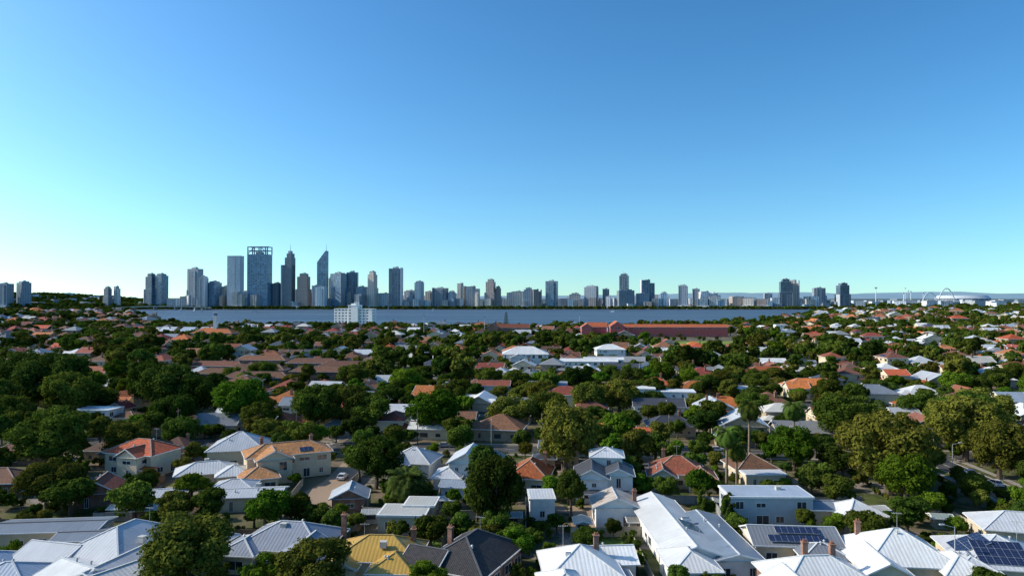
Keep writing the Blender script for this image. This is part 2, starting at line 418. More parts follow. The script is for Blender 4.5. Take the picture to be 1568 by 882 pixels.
def house(name, X, Y, rot, wings, rm, wm, extras=(), seed=None):
    e = bpy.data.objects.new(name, None); COL.objects.link(e); e.location = (X, Y, gz(X, Y)); e.rotation_euler = (0, 0, rad(rot)); e.empty_display_size = 2
    bs = build(wings, rm, wm, seed if seed is not None else int(X*13+Y*7), True, extras)
    for k, b in bs.items():
        if b.f: b.obj(k, parent=e)
    c, s = math.cos(rad(rot)), math.sin(rad(rot))
    for wi in wings:
        wx, wy = X+wi[0]*c-wi[1]*s, Y+wi[0]*s+wi[1]*c
        HOUSES.append((wx, wy, wi[2]/2, wi[3]/2, rad(rot)))
    return e
def blocked(x, y, pad):
    for hx, hy, a, b2, r in HOUSES:
        dx, dy = x-hx, y-hy
        if abs(dx) > 40+a or abs(dy) > 40: continue
        c, s = math.cos(-r), math.sin(-r); lx, ly = dx*c-dy*s, dx*s+dy*c
        if abs(lx) < a+pad and abs(ly) < b2+pad: return True
    return False

mW, mP, mG, mD = metal(WHITE), metal(PALE), metal(GREY), metal(DGREY)
mPB = metal((.38, .45, .55)); mOch = metal((.52, .33, .07))
tO, tR, tB, tT, tD = tile(ORANGE), tile(RED), tile(BROWN), tile(TERRA), tile((.05, .045, .048))
wC, wW, wG, wB, wF = render_wall(CREAM), render_wall(WWALL), render_wall(GWALL), brick(BRK), brick(BUFF)

# --- row closest
house('blue_roof_house', -86, 107, 4, [(0, 0, 14, 12, 3.2, 'hip', 24), (10, -3, 9, 8, 3.1, 'hip', 24), (-9, 4, 9, 10, 3.2, 'hip', 22)], mPB, wC, [('sky', 2, -3, 4.4, .7)])
house('flat_roof_house', -84, 127, 6, [(0, 0, 18, 7, 3.3, 'gabx', 9), (8, -5, 8, 6, 3.0, 'gabx', 9)], mG, wC)
house('large_white_roof_house', -65, 117, -14, [(0, 0, 13, 17, 3.4, 'hip', 27), (9, 4, 12, 9, 3.3, 'hip', 27), (-8, -6, 9, 8, 3.2, 'gabx', 22), (6, -8, 8, 12, 3.1, 'gaby', 20)], mP, wW, [('ac', 5, -2, 5.2), ('ant', 2, 3, 6.6), ('sky', -3.5, 1, 5.2, .6)])
house('white_corrugated_roof_house', -58, 104, -30, [(0, 0, 9, 26, 3.1, 'gaby', 20), (-7, -3, 8, 10, 3.0, 'gabx', 18)], mW, wC, [('ac', 2.5, 4, 4.4)])
house('grey_roof_house', -38, 120, -8, [(0, 0, 15, 11, 3.3, 'hip', 26), (5, -6, 8, 8, 3.2, 'gaby', 26), (-6, -4, 6, 8, 3.1, 'hip', 24)], metal((.25, .28, .34)), wC, [('ac', -1, -1, 5.6), ('chim', 8.2, 3, 2, 6.8)])
house('ochre_roof_house', -21.5, 114, -3, [(0, 0, 13, 9, 3.4, 'hip', 27), (3.5, -5, 6.5, 7, 3.2, 'hip', 27), (-5, -4, 5, 6, 3.1, 'gaby', 24)], mOch, wC, [('ac', 1, -2.5, 5.2), ('ant', -3, 1, 5.2), ('chim', 5, 2, 3, 6.3)])
house('dark_tile_roof_house', -6.5, 112, -24, [(0, 0, 11, 15, 3.4, 'hip', 31), (-5, -5, 6, 8, 3.2, 'gabx', 28)], tD, wB, [('ant', 0, 3, 6.5), ('chim', -5, 2, 2.5, 6.6)])
house('white_hip_roof_house', 10.5, 108, 4, [(0, 0, 11, 11, 3.5, 'hip', 27), (-3.4, -7, 6.5, 8, 3.3, 'hip', 28), (6, 4, 6, 7, 3.2, 'gabx', 22), (5, -5, 4, 7, 2.8, 'gaby', 15, mG)], mW, wW, [('chim', 3, 2, 4, 7.2), ('ant', -2, 4, 6), ('sky', -2, -1.5, 5.8, .5)])
house('long_white_roof_house', 30.5, 123, 2, [(-1.5, 3, 8.5, 30, 3.6, 'gaby', 20, mW), (5, -2, 7.5, 22, 3.3, 'gaby', 14, metal((.24, .30, .38))), (-3, -13, 7, 9, 3.4, 'hip', 24, mW)], mW, wW, [('sky', 1.2, 3, 4.85, .8), ('solar', 0, 'E', 2, 4, -3), ('ant', 0, -9, 5.4)])
house('solar_roof_house', 48.5, 121, -5, [(0, 0, 14, 9, 3.3, 'gabx', 20), (3, -6, 7, 6, 3.0, 'hip', 22)], metal((.20, .22, .25)), wC, [('solar', 0, 'S', 1, 9, 0, .35, .8), ('solar', 0, 'S', 1, 7, .6, .35, 3.0)])
house('white_gambrel_house', 45.5, 104, 3, [(0, 0, 14, 10, 3.4, 'hip', 28), (-5, -4, 6, 8, 3.3, 'gaby', 28)], mW, wB, [('chim', 3.5, 2, 3.6, 7.2), ('chim', -.5, 2.6, 4, 7.4)])
house('white_hip_villa', 62.5, 113, -6, [(0, 0, 13, 12, 3.6, 'hip', 30), (-5, -5, 6, 9, 3.4, 'gaby', 27), (7, -4, 6, 8, 3.3, 'hip', 27)], mW, wC, [('ant', 1, 2, 7.1), ('chim', -4.5, 4, 3.4, 7)])
house('solar_villa', 78, 112, -12, [(0, 0, 13, 13, 3.6, 'hip', 24), (-6, -5, 6, 8, 3.4, 'hip', 24)], mP, wC, [('solar', 0, 'S', 3, 7, -1), ('solar', 0, 'W', 3, 5, 0), ('ant', 3, 0, 6.8)])
house('white_hip_cottage', 67, 136, 10, [(0, 0, 8, 8, 3.1, 'hip', 27)], mW, wC, [])
house('garage_house', 93, 128, -15, [(0, 0, 13, 9, 3.2, 'hip', 24)], mP, wC, [])
# --- second row
house('grey_rendered_house', 51, 140, -1, [(0, 0, 16, 8, 5.6, 'flat', 0), (11, -1, 6, 6, 3.4, 'gabx', 14, mG, wC)], mPB, render_wall((.45, .48, .50)), [('ac', 3, 1, 5.9)])
house('cream_flat_roof_house', -21, 136, -3, [(0, 0, 9, 7, 3.1, 'flat', 0), (2.5, 4.5, 6, 6, 3.5, 'flat', 0)], metal((.5, .5, .46)), render_wall((.5, .46, .36)), [])
house('small_brick_house', -34.5, 148, 8, [(0, 0, 7, 6, 3.0, 'gaby', 26)], mP, wB, [])
house('rusty_roof_house', 20.5, 139, 0, [(0, 0, 8.2, 7, 4.0, 'gaby', 22)], rusty((.5, .47, .42)), wW, [('chim', 4, 0, 3, 6.2)])
house('twin_gable_house', 20.5, 156, -6, [(-2.6, 0, 7, 10, 5.4, 'gaby', 27), (3.4, 2, 6, 9, 5.6, 'gaby', 24), (1, 8, 7, 7, 8.0, 'hip', 22, mP)], mD, wW, [('ver', -6, 6, -5, 1.8, 3.1)])
house('small_white_house', 6, 143, 2, [(0, 0, 5, 7, 4.2, 'flat', 0)], mP, wW, [])
house('blue_shed', -11, 157, -8, [(0, 0, 9, 6, 2.8, 'gabx', 14)], mPB, wW, [])
house('grey_flat_house', -57, 149, 6, [(0, 0, 15, 7, 3.1, 'gabx', 12), (-4, 6, 8, 6, 3.2, 'hip', 20)], mP, wC, [('ac', 2, 2, 3.8)])
house('grey_shed_house', -74, 149, 12, [(0, 0, 8, 6, 3, 'gabx', 14), (1, -9, 9, 5, 2.9, 'gabx', 10)], mP, wB, [])
house('brown_roof_cottage', -90, 152, 14, [(0, 0, 8, 8, 3.1, 'gaby', 30)], tR, wB, [])
house('orange_roof_house', 4.5, 165, -10, [(0, 0, 9, 12, 3.4, 'hip', 33), (-4, -4, 5, 7, 3.2, 'gaby', 30)], tO, wC, [('chim', 3, 3, 3.5, 7.4)])
house('orange_hip_roof_house', 40, 168, -8, [(0, 0, 12, 10, 3.4, 'hip', 30), (5, -4, 6, 8, 3.2, 'hip', 28), (-4, -5, 6, 6, 3.3, 'gaby', 30)], tile((.42, .15, .065)), wC, [('ant', 0, 1, 6.5), ('chim', -3, 3, 4, 7.3)])
house('brown_hip_roof_house', 59.5, 171, 3, [(0, 2, 10, 10, 3.2, 'hip', 28), (0, -5, 9.5, 5, 3.0, 'flat', 0, mP)], tB, wC, [])
house('white_two_storey_house', -10.5, 166, -6, [(0, 2, 8, 11, 6.0, 'gaby', 28, mP), (5.5, 2, 5, 9, 5.6, 'gaby', 28, mD), (-4, -3, 6, 8, 3.4, 'hip', 26, mP)], mP, wW, [('ver', -7, 3, -5, 2.2, 3.2)])
house('white_hip_gable_house', -25, 178, -12, [(0, 0, 11, 10, 3.6, 'hip', 28), (-2, -5, 5, 6, 3.5, 'gaby', 30)], mP, wW, [('solar', 1, 'W', 1, 3, 0)])
house('orange_roof_villa', -57, 176, 26, [(0, 0, 20, 9, 6.0, 'hip', 24), (-4, -5, 8, 6, 5.8, 'gaby', 26), (-8, -10, 8, 8, 3.1, 'hip', 24)], tile((.42, .16, .07)), wC, [('chim', 6, 1, 6, 9.2), ('chim', -6, 2, 6, 9.3), ('solar', 0, 'S', 1, 3, 4)])
house('white_pyramid_roof_house', -74, 189, 10, [(0, 0, 14, 13, 4.6, 'hip', 28)], mP, wC, [])
house('white_low_roof_house', -74, 168, 22, [(0, 0, 13, 8, 3.2, 'hip', 24), (6, -4, 7, 8, 3.1, 'hip', 22)], mW, wC, [('ac', 0, 1, 5)])
house('orange_gable_villa', -95, 179, -16, [(0, 0, 14, 10, 5.6, 'hip', 27), (2, -5, 6, 5, 5.5, 'gaby', 30), (-6, 1, 7, 8, 5.2, 'hip', 26)], tO, wC, [('ant', 2, 2, 8.6), ('ver', 5, 9.5, -5, 2, 3)])
house('brown_tile_house', -133, 190, 5, [(0, 0, 14, 9, 3.2, 'hip', 26)], tB, wB)
house('red_tile_house', -118, 160, 5, [(0, 0, 12, 9, 3.2, 'hip', 26)], tB, wB)
house('small_white_cottage', 98, 181, 12, [(0, 0, 9, 7, 4.5, 'gaby', 26)], mP, wW)
# --- third rows
house('white_cubic_house', 54, 282, -8, [(-3, 0, 14, 9, 8.0, 'flat', 0), (11, 3, 18, 9, 6.6, 'flat', 0)], mW, render_wall((.82, .82, .80)))
house('grey_gable_house', 54, 256, -6, [(0, 0, 18, 9, 5.2, 'gabx', 26), (-5, -5, 8, 5, 3, 'gaby', 26)], mD, wW)
house('white_flat_house', -145, 243, -5, [(0, 0, 13, 8, 5.8, 'flat', 0), (10, 2, 8, 7, 3.2, 'hip', 22, tB)], mP, wW)
house('dark_hip_house', 52, 228, -4, [(0, 0, 15, 9, 3.4, 'hip', 27)], mD, wC, [('chim', 3, 0, 4, 7.5)])
house('orange_tile_bungalow', 75, 355, -4, [(0, 0, 22, 12, 4.6, 'hip', 27), (6, -6, 9, 8, 4.4, 'gaby', 27)], tO, wC)
house('orange_tile_bungalow', 137, 372, -4, [(0, 0, 24, 12, 4.6, 'hip', 27), (6, -6, 9, 8, 4.4, 'gaby', 27)], tO, wC)
house('orange_tile_bungalow', 135, 312, -5, [(0, 0, 24, 12, 5.2, 'hip', 27), (-8, -4, 9, 9, 4.8, 'gabx', 27)], tile((.55, .13, .04)), wC)
house('orange_tile_bungalow', 84, 315, -5, [(0, 0, 16, 10, 4.2, 'hip', 27)], tile((.55, .13, .04)), wC)
house('grey_hip_bungalow', 156, 300, -5, [(0, 0, 17, 12, 4.0, 'hip', 27)], mG, wC)
house('white_hip_bungalow', 131, 258, -5, [(0, 0, 13, 9, 3.6, 'hip', 27)], mP, wC)
house('white_hall', 9, 470, 0, [(0, 0, 30, 20, 7, 'hip', 24), (-5, -10, 10, 8, 5, 'gaby', 24)], mW, wW)
house('white_hall', 70, 496, 0, [(0, 0, 20, 16, 8, 'hip', 22)], mW, wW)
house('white_long_hall', 47, 425, -3, [(0, 0, 34, 12, 6, 'gabx', 12), (10, 12, 24, 10, 6, 'gabx', 12)], mW, wW)
house('grey_roof_bungalow', -61, 286, -3, [(0, 0, 26, 10, 3.8, 'hip', 24), (-9, -5, 8, 8, 3.6, 'gaby', 24)], mG, wW)
house('grey_roof_bungalow', -78, 262, -3, [(0, 0, 16, 10, 4.8, 'gabx', 24)], mG, wW)
house('blue_grey_house', 16, 308, -4, [(0, 0, 16, 9, 6.0, 'gabx', 18)], mPB, wW)
house('red_white_house', -8, 310, -4, [(0, 0, 14, 9, 6.0, 'gabx', 20)], tR, wW)
for yy, xx in ((382, -140), (362, -148), (345, -126), (402, -170), (372, -102), (420, -120), (440, -158), (402, -95)):
    house('brown_tile_units', xx, yy, -4+R.uniform(-2, 2), [(0, 0, 32, 9, 5.4, 'hip', 27)], tB if xx > -150 else tile((.26, .10, .055)), wB)
e = house('red_hall', -300, 700, -4, [(0, 0, 42, 18, 9, 'hip', 28), (-10, -9, 12, 6, 8, 'gaby', 28)], tO, wB)
b = MB(); b.box(-1.7, -1.7, 6, 1.7, 1.7, 25, wW); b.box(-2.2, -2.2, 25, 2.2, 2.2, 26, frameW); b.box(-1.2, -1.2, 26, 1.2, 1.2, 29, render_wall((.12, .2, .3))); b.box(-2.0, -2.0, 29, 2.0, 2.0, 29.6, frameW); b.obj('tower', (0, 0, 0), 0, e)
tS = tile((.50, .085, .045))
e = house('red_brick_school', 185, 790, -2, [(0, 0, 118, 13, 11, 'gabx', 24), (-66, -3, 16, 26, 12, 'gaby', 34), (-88, 2, 22, 14, 11, 'gabx', 34), (-100, -4, 12, 20, 11, 'gaby', 34)], tS, render_wall((.50, .13, .12)))
HOUSES.append((150, 752, 105, 26, 0))
house('red_school_annex', 0, 800, -2, [(0, 0, 40, 14, 10, 'gabx', 28), (-22, -2, 12, 22, 11, 'gaby', 34)], tR, wB)
house('white_clubhouse', 330, 850, -5, [(0, 0, 14, 12, 11, 'flat', 0), (30, 0, 60, 14, 5, 'gabx', 10)], mW, wW)
b = MB(); lawn = NT('sports_field_grass'); lawn.bsdf(lawn.mix(lawn.noise(lawn.pos(), .08, 4), (.11, .17, .03), (.22, .27, .06)), .95, .1)
b.face([(205+95*math.cos(i*math.pi/24)*.9, 655+52*math.sin(i*math.pi/24), .07) for i in range(48)], lawn.m); b.obj('sports_field')
FIELD = (205, 655, 88, 55)
e = bpy.data.objects.new('white_apartment_block', None); COL.objects.link(e); e.location = (-228, 985, 0); e.rotation_euler = (0, 0, rad(-14))
b = MB(); wm = render_wall((.85, .85, .83)); g = MB(); gm = glassm((.02, .025, .03))
for x0, x1, y0, h in ((-29, -6, 2, 28), (-6, 9, 0, 33), (9, 30, 2, 28)):
    b.box(x0, y0, 0, x1, y0+14, h, wm); b.box(x0-.3, y0-.5, h, x1+.3, y0+14.5, h+.6, wm)
    for fl in range(int(h/4)):
        z = fl*4+1.6; x = x0+1.6
        while x < x1-3.4:
            if not (x0 == -6 and (x+1) > 0 and x < 4): g.box(x, y0-.04, z, x+2.6, y0+.2, z+1.5, gm)
            x += 5.4
        for y in (3, 8): g.box(x1-.1, y0+y, z, x1+.04, y0+y+2, z+1.6, gm); g.box(x0-.04, y0+y, z, x0+.1, y0+y+2, z+1.6, gm)
b.box(-3, 3, 33, 5, 9, 36, wm); b.obj('walls', parent=e); g.obj('windows', parent=e)
HOUSES.append((-228, 985, 36, 26, 0))

# --- procedural suburb
VAR = []
def joined(bs):
    o = MB()
    for b in bs.values():
        for f, m in zip(b.f, b.m):
            i = len(o.v)
            for k in f: o.v.append(b.v[k]); o.uv.append(b.uv[k])
            o.f.append(list(range(i, i+len(f)))); o.m.append(o.mi(b.mats[m]))
    return o
roofs = {'brown': [tB, tile((.28, .115, .065)), tile((.22, .09, .055)), tile((.14, .07, .05))], 'orange': [tO, tile((.58, .135, .04)), tT, tile((.46, .17, .07))], 'red': [tR, tile((.26, .055, .035))], 'white': [mW, mP, mW, metal((.6, .58, .52))], 'grey': [mG, mD, mPB, metal((.28, .29, .30))]}
wl = [wC, wW, wB, wF, wC, wW]
k = 0
for key, lst in roofs.items():
    for m in lst:
        for shp in range(3):
            r = random.Random(k); z = 3.2 if shp < 2 else 5.7
            w, l = r.uniform(11, 14.5), r.uniform(11, 15)
            if shp == 0: ws = [(0, 0, w, l, z, 'hip', 27), (w*.25, -l*.45, w*.45, 7, z-.1, r.choice(('gaby', 'hip')), 26)]
            elif shp == 1: ws = [(0, 0, w*1.15, l*.75, z, 'gabx', 27), (-w*.3, -l*.35, w*.4, 8, z-.1, 'gaby', 25), (w*.3, l*.4, 6, 7, z-.2, 'hip', 20)]
            else: ws = [(0, 0, w*.95, l*.8, z, r.choice(('hip', 'hip', 'gaby')), 25), (-w*.35, -l*.4, w*.5, 6, 3.1, 'hip', 24)]
            ex = [('chim', w*.2, l*.1, z, z+4.0)] if r.random() < .4 else []
            if r.random() < .3: ex.append(('ac', -w*.1, -l*.1, z+2))
            if r.random() < .3: ex.append(('solar', 0, r.choice('WES'), 1, 5, 0))
            VAR.append((key, joined(build(ws, m, wl[(k*5+shp) % 6], k, False, ex)).mesh('house_'+key))); k += 1
names = {'brown': 'brown_tile_house', 'orange': 'orange_tile_house', 'red': 'red_tile_house', 'white': 'white_roof_house', 'grey': 'grey_roof_house'}
bykey = {q: [m for kk, m in VAR if kk == q] for q in roofs}
def pick(u, y):
    if u < -.15: w = dict(brown=5, orange=1.3, red=2.2, white=1.8, grey=2.6)
    elif u < .12: w = dict(brown=3.2, orange=1.3, red=1.8, white=3.0, grey=3.0)
    else: w = dict(brown=1.6, orange=3.6, red=1.0, white=4.2, grey=2.2)
    return R.choices(list(w), list(w.values()))[0]
def place_house(x, y, rot, s=1.0):
    key = pick(x/y, y)
    o = bpy.data.objects.new(names[key], R.choice(bykey[key])); COL.objects.link(o)
    o.location = (x, y, gz(x, y)); o.rotation_euler = (0, 0, rot); o.scale = (s, s, s)
    HOUSES.append((x, y, 6.5, 7.5, rot))
def infield(x, y, k=1.1): return ((x-FIELD[0])/FIELD[2])**2+((y-FIELD[1])/FIELD[3])**2 < k
nh = 0
for yr in ROADY:
    for side in (-1, 1):
        yb = yr + side*(17 if side > 0 else 19)
        if yb < 200: continue
        x = -yb*.92-20
        while x < yb*.92+20:
            xx = x+R.uniform(-2, 2); yy = yb+xx*math.tan(GR)+R.uniform(-4, 4)
            far = yb > 640
            if not blocked(xx, yy, 8.5) and not nearside(xx, yy) and not infield(xx, yy) and not (far and R.random() < .12):
                place_house(xx, yy, GR+(0 if side > 0 else math.pi)+rad(R.choice((0, 0, 90, -90)))*1+rad(R.uniform(-7, 5)), R.uniform(.94, 1.2)*(1.2 if far else 1)); nh += 1
            x += R.uniform(17, 20) if yb < 640 else 23
    x = -yr*.9
    while x < yr*.9:
        xx = x+R.uniform(-6, 6); yy = yr+46+xx*math.tan(GR)+R.uniform(-5, 5)
        if R.random() < .6 and not blocked(xx, yy, 7) and not nearside(xx, yy) and not infield(xx, yy): place_house(xx, yy, GR+rad(R.choice((0, 90, 180))), R.uniform(.6, 1.0)); nh += 1
        x += 21
for (xx, yy) in [(s*(yb*.80+i*18), yb) for yb in (112, 150, 178) for i in range(2) for s in (-1, 1)]:
    if not blocked(xx, yy, 8) and abs(xx-112) > 13: place_house(xx, yy, GR)
for _ in range(500):
    y = R.uniform(186, 250); x = R.uniform(-.85*y, .85*y)
    if not blocked(x, y, 9) and abs(y-205-x*math.tan(GR)) > 15 and abs(x-112) > 14 and not (-48 < x < -36 and y < 200): place_house(x, y, GR+rad(R.choice((0, 90))), R.uniform(.8, 1))
for _ in range(420):
    y = R.uniform(1000, 2300); x = R.choice((-1, 1))*R.uniform(.38*y, .9*y)
    if inriv(x, y) or inriv(x*.97, y) or blocked(x, y, 12): continue
    place_house(x, y, R.uniform(0, 3), R.uniform(1.3, 1.9))
print('houses', nh, len(HOUSES))

# ------------------------------------------------------------------ trees
def tree_mesh(name, seed, rad_, ht, leafmat, nl=17, per=330, ls=.42, trunk=True, base=.3, flat=.62, lr0=.24, lr1=.44, shape='round'):
    r = random.Random(seed); b = MB(); bk = barkm((.13, .10, .075))
    cz = ht*(base+(1-base)*.52); rz = ht*(1-base)*.5
    ax_, ay_ = r.uniform(.82, 1.0), r.uniform(.82, 1.0); off_ = (r.uniform(-.12, .12)*rad_, r.uniform(-.12, .12)*rad_)
    lobes = []
    for i in range(nl):
        while True:
            p = Vector((r.uniform(-1, 1), r.uniform(-1, 1), r.uniform(-.85, 1)))
            if p.length < 1: break
        if p.length < .45: p = p.normalized()*r.uniform(.45, .8)
        if shape == 'open' and r.random() < .5: p = p.normalized()*r.uniform(.75, 1.1)
        lr = r.uniform(lr0, lr1)*rad_
        p = Vector((p.x*(rad_-lr*.7)*ax_+off_[0]*(1+p.z), p.y*(rad_-lr*.7)*ay_+off_[1]*(1+p.z), cz+p.z*(rz-lr*.45)))
        lobes.append((p, lr))
    if trunk:
        top = Vector((r.uniform(-.4, .4), r.uniform(-.4, .4), ht*(base+.12)))
        b.cone((0, 0, -.5), top, rad_*.075+.08, rad_*.045+.05, 7, bk, False)
        for p, lr in lobes[:10]:
            mid = top.lerp(p, .5)+Vector((0, 0, .3)); b.cone(top, mid, rad_*.035+.04, rad_*.022+.03, 5, bk, False); b.cone(mid, p, rad_*.022+.03, .03, 5, bk, False)
    off = len(b.v); V = []; F = []
    for p, lr in lobes:
        cnt = int(per*(lr/((lr0+lr1)/2*rad_))**2)
        for k in range(cnt):
            d = Vector((r.gauss(0, 1), r.gauss(0, 1), r.gauss(0, 1))).normalized()
            if d.z < -.3 and r.random() < .5: d.z = -d.z
            rr = lr*(r.uniform(.55, 1.0)**.5)*(1+.4*noise.noise(d*2.1+p))*(1.18 if r.random() < .15 else 1)
            c = p+Vector((d.x*rr, d.y*rr, d.z*rr*flat*1.15))
            nrm = (d+Vector((r.gauss(0, .45), r.gauss(0, .45), r.gauss(0, .45)+.15))).normalized()
            a = nrm.orthogonal().normalized(); a.rotate(Matrix.Rotation(r.uniform(0, 6.28), 3, nrm)); q = nrm.cross(a)
            s = ls*r.uniform(.55, 1.25); i = len(V)
            V += [c+a*s, c+q*s*r.uniform(.35, .8)+nrm*s*.15, c-a*s*r.uniform(.6, 1), c-q*s*r.uniform(.35, .8)-nrm*s*.1]
            F.append((i, i+1, i+2, i+3))
    mi = b.mi(leafmat)
    for f in F: b.f.append([off+k for k in f]); b.m.append(mi)
    b.v += [x[:] for x in V]; b.uv += [(0, 0)]*len(V)
    return b.mesh(name)
L_dark = leafm((.036, .066, .012), (.072, .112, .018)); L_ol = leafm((.088, .106, .018), (.16, .162, .026)); L_br = leafm((.058, .120, .010), (.12, .20, .018)); L_mid = leafm((.054, .092, .014), (.112, .155, .022))
TREES = {}
for nm, lm, sd in (('dark', L_dark, 1), ('olive', L_ol, 11), ('bright', L_br, 21), ('mid', L_mid, 31)):
    TREES[nm] = [tree_mesh('crown_'+nm, sd+i, 5, (9.5, 8.5, 11, 12)[i], lm, (24, 19, 28, 34)[i], (330, 330, 330, 260)[i], .38, True, (.3, .25, .3, .35)[i], .62, .24, (.44, .44, .44, .36)[i], ('round', 'round', 'round', 'open')[i]) for i in range(4)]
BIG = {nm: [tree_mesh('large_crown_'+nm, 50+i*2+j, 5, 8.8, lm, 52, 300, .235, True, .2, .72, .17, .31, 'open') for j in range(2)] for i, (nm, lm) in enumerate((('dark', L_dark), ('olive', L_ol), ('bright', L_br), ('mid', L_mid)))}
BUSH = [tree_mesh('bush', 60+i, 1.5, 2.4, (L_br, L_mid, L_ol)[i], 7, 150, .2, False, 0.0, .85) for i in range(3)]
CYP = tree_mesh('cypress', 77, 1.1, 7, L_dark, 16, 150, .24, True, .05, 1.3)
TPOS = []
def tree(x, y, dia, kind='mid', hs=1.0, name=None):
    m = R.choice(BIG[kind]) if dia >= 12.5 else R.choice(TREES[kind]); s = dia/10
    o = bpy.data.objects.new(name or {'dark': 'fig_tree', 'olive': 'gum_tree', 'bright': 'leafy_tree', 'mid': 'street_tree'}[kind], m); COL.objects.link(o)
    o.location = (x, y, gz(x, y)); o.scale = (s, s, s*hs*R.uniform(.92, 1.08)); o.rotation_euler = (0, 0, R.uniform(0, 6.28)); TPOS.append((x, y, dia/2))
for a in [(-49, 104, 15, 'olive', .85), (-29, 103, 12.5, 'olive', .85), (-36, 101, 7, 'bright', .8), (-46.5, 131, 8.5, 'bright', 1.0), (-70, 152, 8, 'bright', .9), (-74.5, 137, 10, 'mid', 1), (-58, 133, 7, 'mid', 1), (-37, 133, 6, 'mid', .9), (-32, 163, 13, 'mid', 1.0),
          (-3.5, 133, 13, 'dark', 1.2), (-6, 157, 8.5, 'dark', 1.2), (-25, 221, 19, 'bright', .9), (13.5, 174, 18, 'olive', 1.1), (-14.5, 124, 7, 'mid', 1), (-2.5, 128, 6, 'mid', .9), (-66, 230, 18, 'mid', 1), (-54, 233, 17, 'olive', .95), (-46, 228, 15, 'mid', .95), (-92, 236, 20, 'bright', .95), (-82, 226, 14, 'mid', .9), (-112, 228, 15, 'mid', .9), (-118, 178, 21, 'mid', .9), (-106, 190, 14, 'olive', .9), (-60, 200, 10, 'mid', .9),
          (-175, 262, 28, 'dark', .95), (-160, 250, 22, 'mid', .95), (-190, 275, 26, 'dark', .95), (-205, 268, 24, 'mid', .9), (-128, 258, 24, 'dark', .95), (-140, 272, 22, 'mid', 1.0), (-116, 252, 18, 'dark', .9), (-180, 240, 20, 'dark', .9), (-168, 230, 15, 'mid', .9), (-220, 300, 24, 'dark', .9), (-150, 290, 20, 'dark', .9), (0, 232, 17, 'olive', .85), (12, 240, 17, 'mid', .85), (41, 264, 18, 'olive', .9), (28, 258, 16, 'olive', .9), (-24, 262, 15, 'mid', .9), (-96, 203, 13, 'mid', .9), (55, 300, 13, 'mid', .8),
          (86, 158, 22, 'olive', 1.0), (84, 148, 13, 'bright', .95), (94, 168, 17, 'mid', .95), (99, 208, 21, 'mid', .85), (124, 190, 21, 'olive', 1.0), (121, 172, 16, 'olive', .95), (134, 206, 21, 'mid', .95), (111, 222, 18, 'mid', .85), (73, 180, 13, 'bright', .95), (83, 174, 9, 'dark', 1), (100, 150, 8, 'mid', .9), (150, 222, 20, 'olive', .9), (142, 240, 16, 'mid', .9),
          (9.5, 153, 6, 'bright', 1), (61, 132, 5, 'bright', .9), (56.5, 133, 4, 'mid', .9), (42, 131, 5, 'mid', 1), (43, 137, 4, 'dark', 1.3), (1.5, 117, 5.5, 'bright', .9), (3, 121, 5, 'mid', .9), (21, 121, 3.6, 'mid', .9), (20.5, 114, 3, 'bright', 1), (-91, 143, 11, 'mid', .9), (-99, 148, 12.5, 'olive', .9), (-106, 138, 9, 'mid', .9), (38, 113, 4, 'olive', .9), (30, 104, 4.5, 'mid', .8), (-12, 103, 6, 'bright', .8), (70, 102, 6, 'mid', .8), (68, 158, 8, 'dark', 1), (72, 163, 8, 'mid', 1), (34, 152, 6, 'mid', .9), (28, 165, 7, 'mid', .9)]:
    tree(*a)
def bush(x, y, s, k=None):
    o = bpy.data.objects.new('garden_shrub', BUSH[R.randrange(3) if k is None else k]); COL.objects.link(o)
    o.location = (x, y, 0); s = s/3; o.scale = (s, s*R.uniform(.8, 1.3), s*R.uniform(.8, 1.3)); o.rotation_euler = (0, 0, R.uniform(0, 6.28))
for a in [(38.5, 123, 3.2, 0), (40, 117, 2.6, 0), (39, 111, 3, 2), (41, 127, 3.4, 1), (21.5, 126, 3, 1), (22, 118, 2.4, 0), (-88, 116, 4, 0), (-84, 117, 4, 0), (55, 128, 3.6, 0), (70, 127, 4, 1), (16, 130, 2.4, 1), (-2, 122, 4, 0), (4, 127, 3, 1), (86, 122, 4, 0)]: bush(*a)
for a in [(41.5, 134), (42.6, 136.5), (38.5, 140), (-1, 147), (71, 145)]:
    o = bpy.data.objects.new('cypress_tree', CYP); COL.objects.link(o); o.location = (a[0], a[1], 0)
def onroad(x, y, pad=5):
    for yr in ROADY:
        if abs(y-yr-x*math.tan(GR)) < pad: return True
    if y < 205 and abs(x-112-(y-128)*math.tan(rad(4))) < pad: return True
    if -50 < x < -37 and 142 < y < 190: return True
    if 11 < x < 26 and 131 < y < 136: return True
    return False
KW = ['dark', 'olive', 'bright', 'mid']
def kind(): return R.choices(KW, (2.8, 2.5, 1.5, 4))[0]
PALMS = [(49.5, 160), (52.5, 163), (65, 190), (78, 192), (-22.5, 151)]
def nearpalm(x, y): return any(abs(x-a*y/b2) < 5 and -32 < y-b2 < 3 for a, b2 in PALMS)
c = 0
for _ in range(3000):
    y = R.uniform(98, 200); x = R.uniform(-.9*y, .9*y); d = R.uniform(3.0, 8.5)
    if c > 195: break
    if blocked(x, y, d*.36+.4) or onroad(x, y, 4.5) or any((x-a)**2+(y-b2)**2 < (.55*(d/2+r2))**2*1.6 for a, b2, r2 in TPOS): continue
    if blocked(x, y+9, 0) or blocked(x, y+5, 0) or nearpalm(x, y): d = min(d, 3.6)
    tree(x, y, d, kind(), R.uniform(.75, 1.2)); c += 1
c = 0
for _ in range(4000):
    y = R.uniform(98, 200); x = R.uniform(-.85*y, .85*y)
    if c > 360: break
    if blocked(x, y, 1.0) or onroad(x, y, 4.2): continue
    bush(x, y, R.uniform(1.2, 3.6)); c += 1
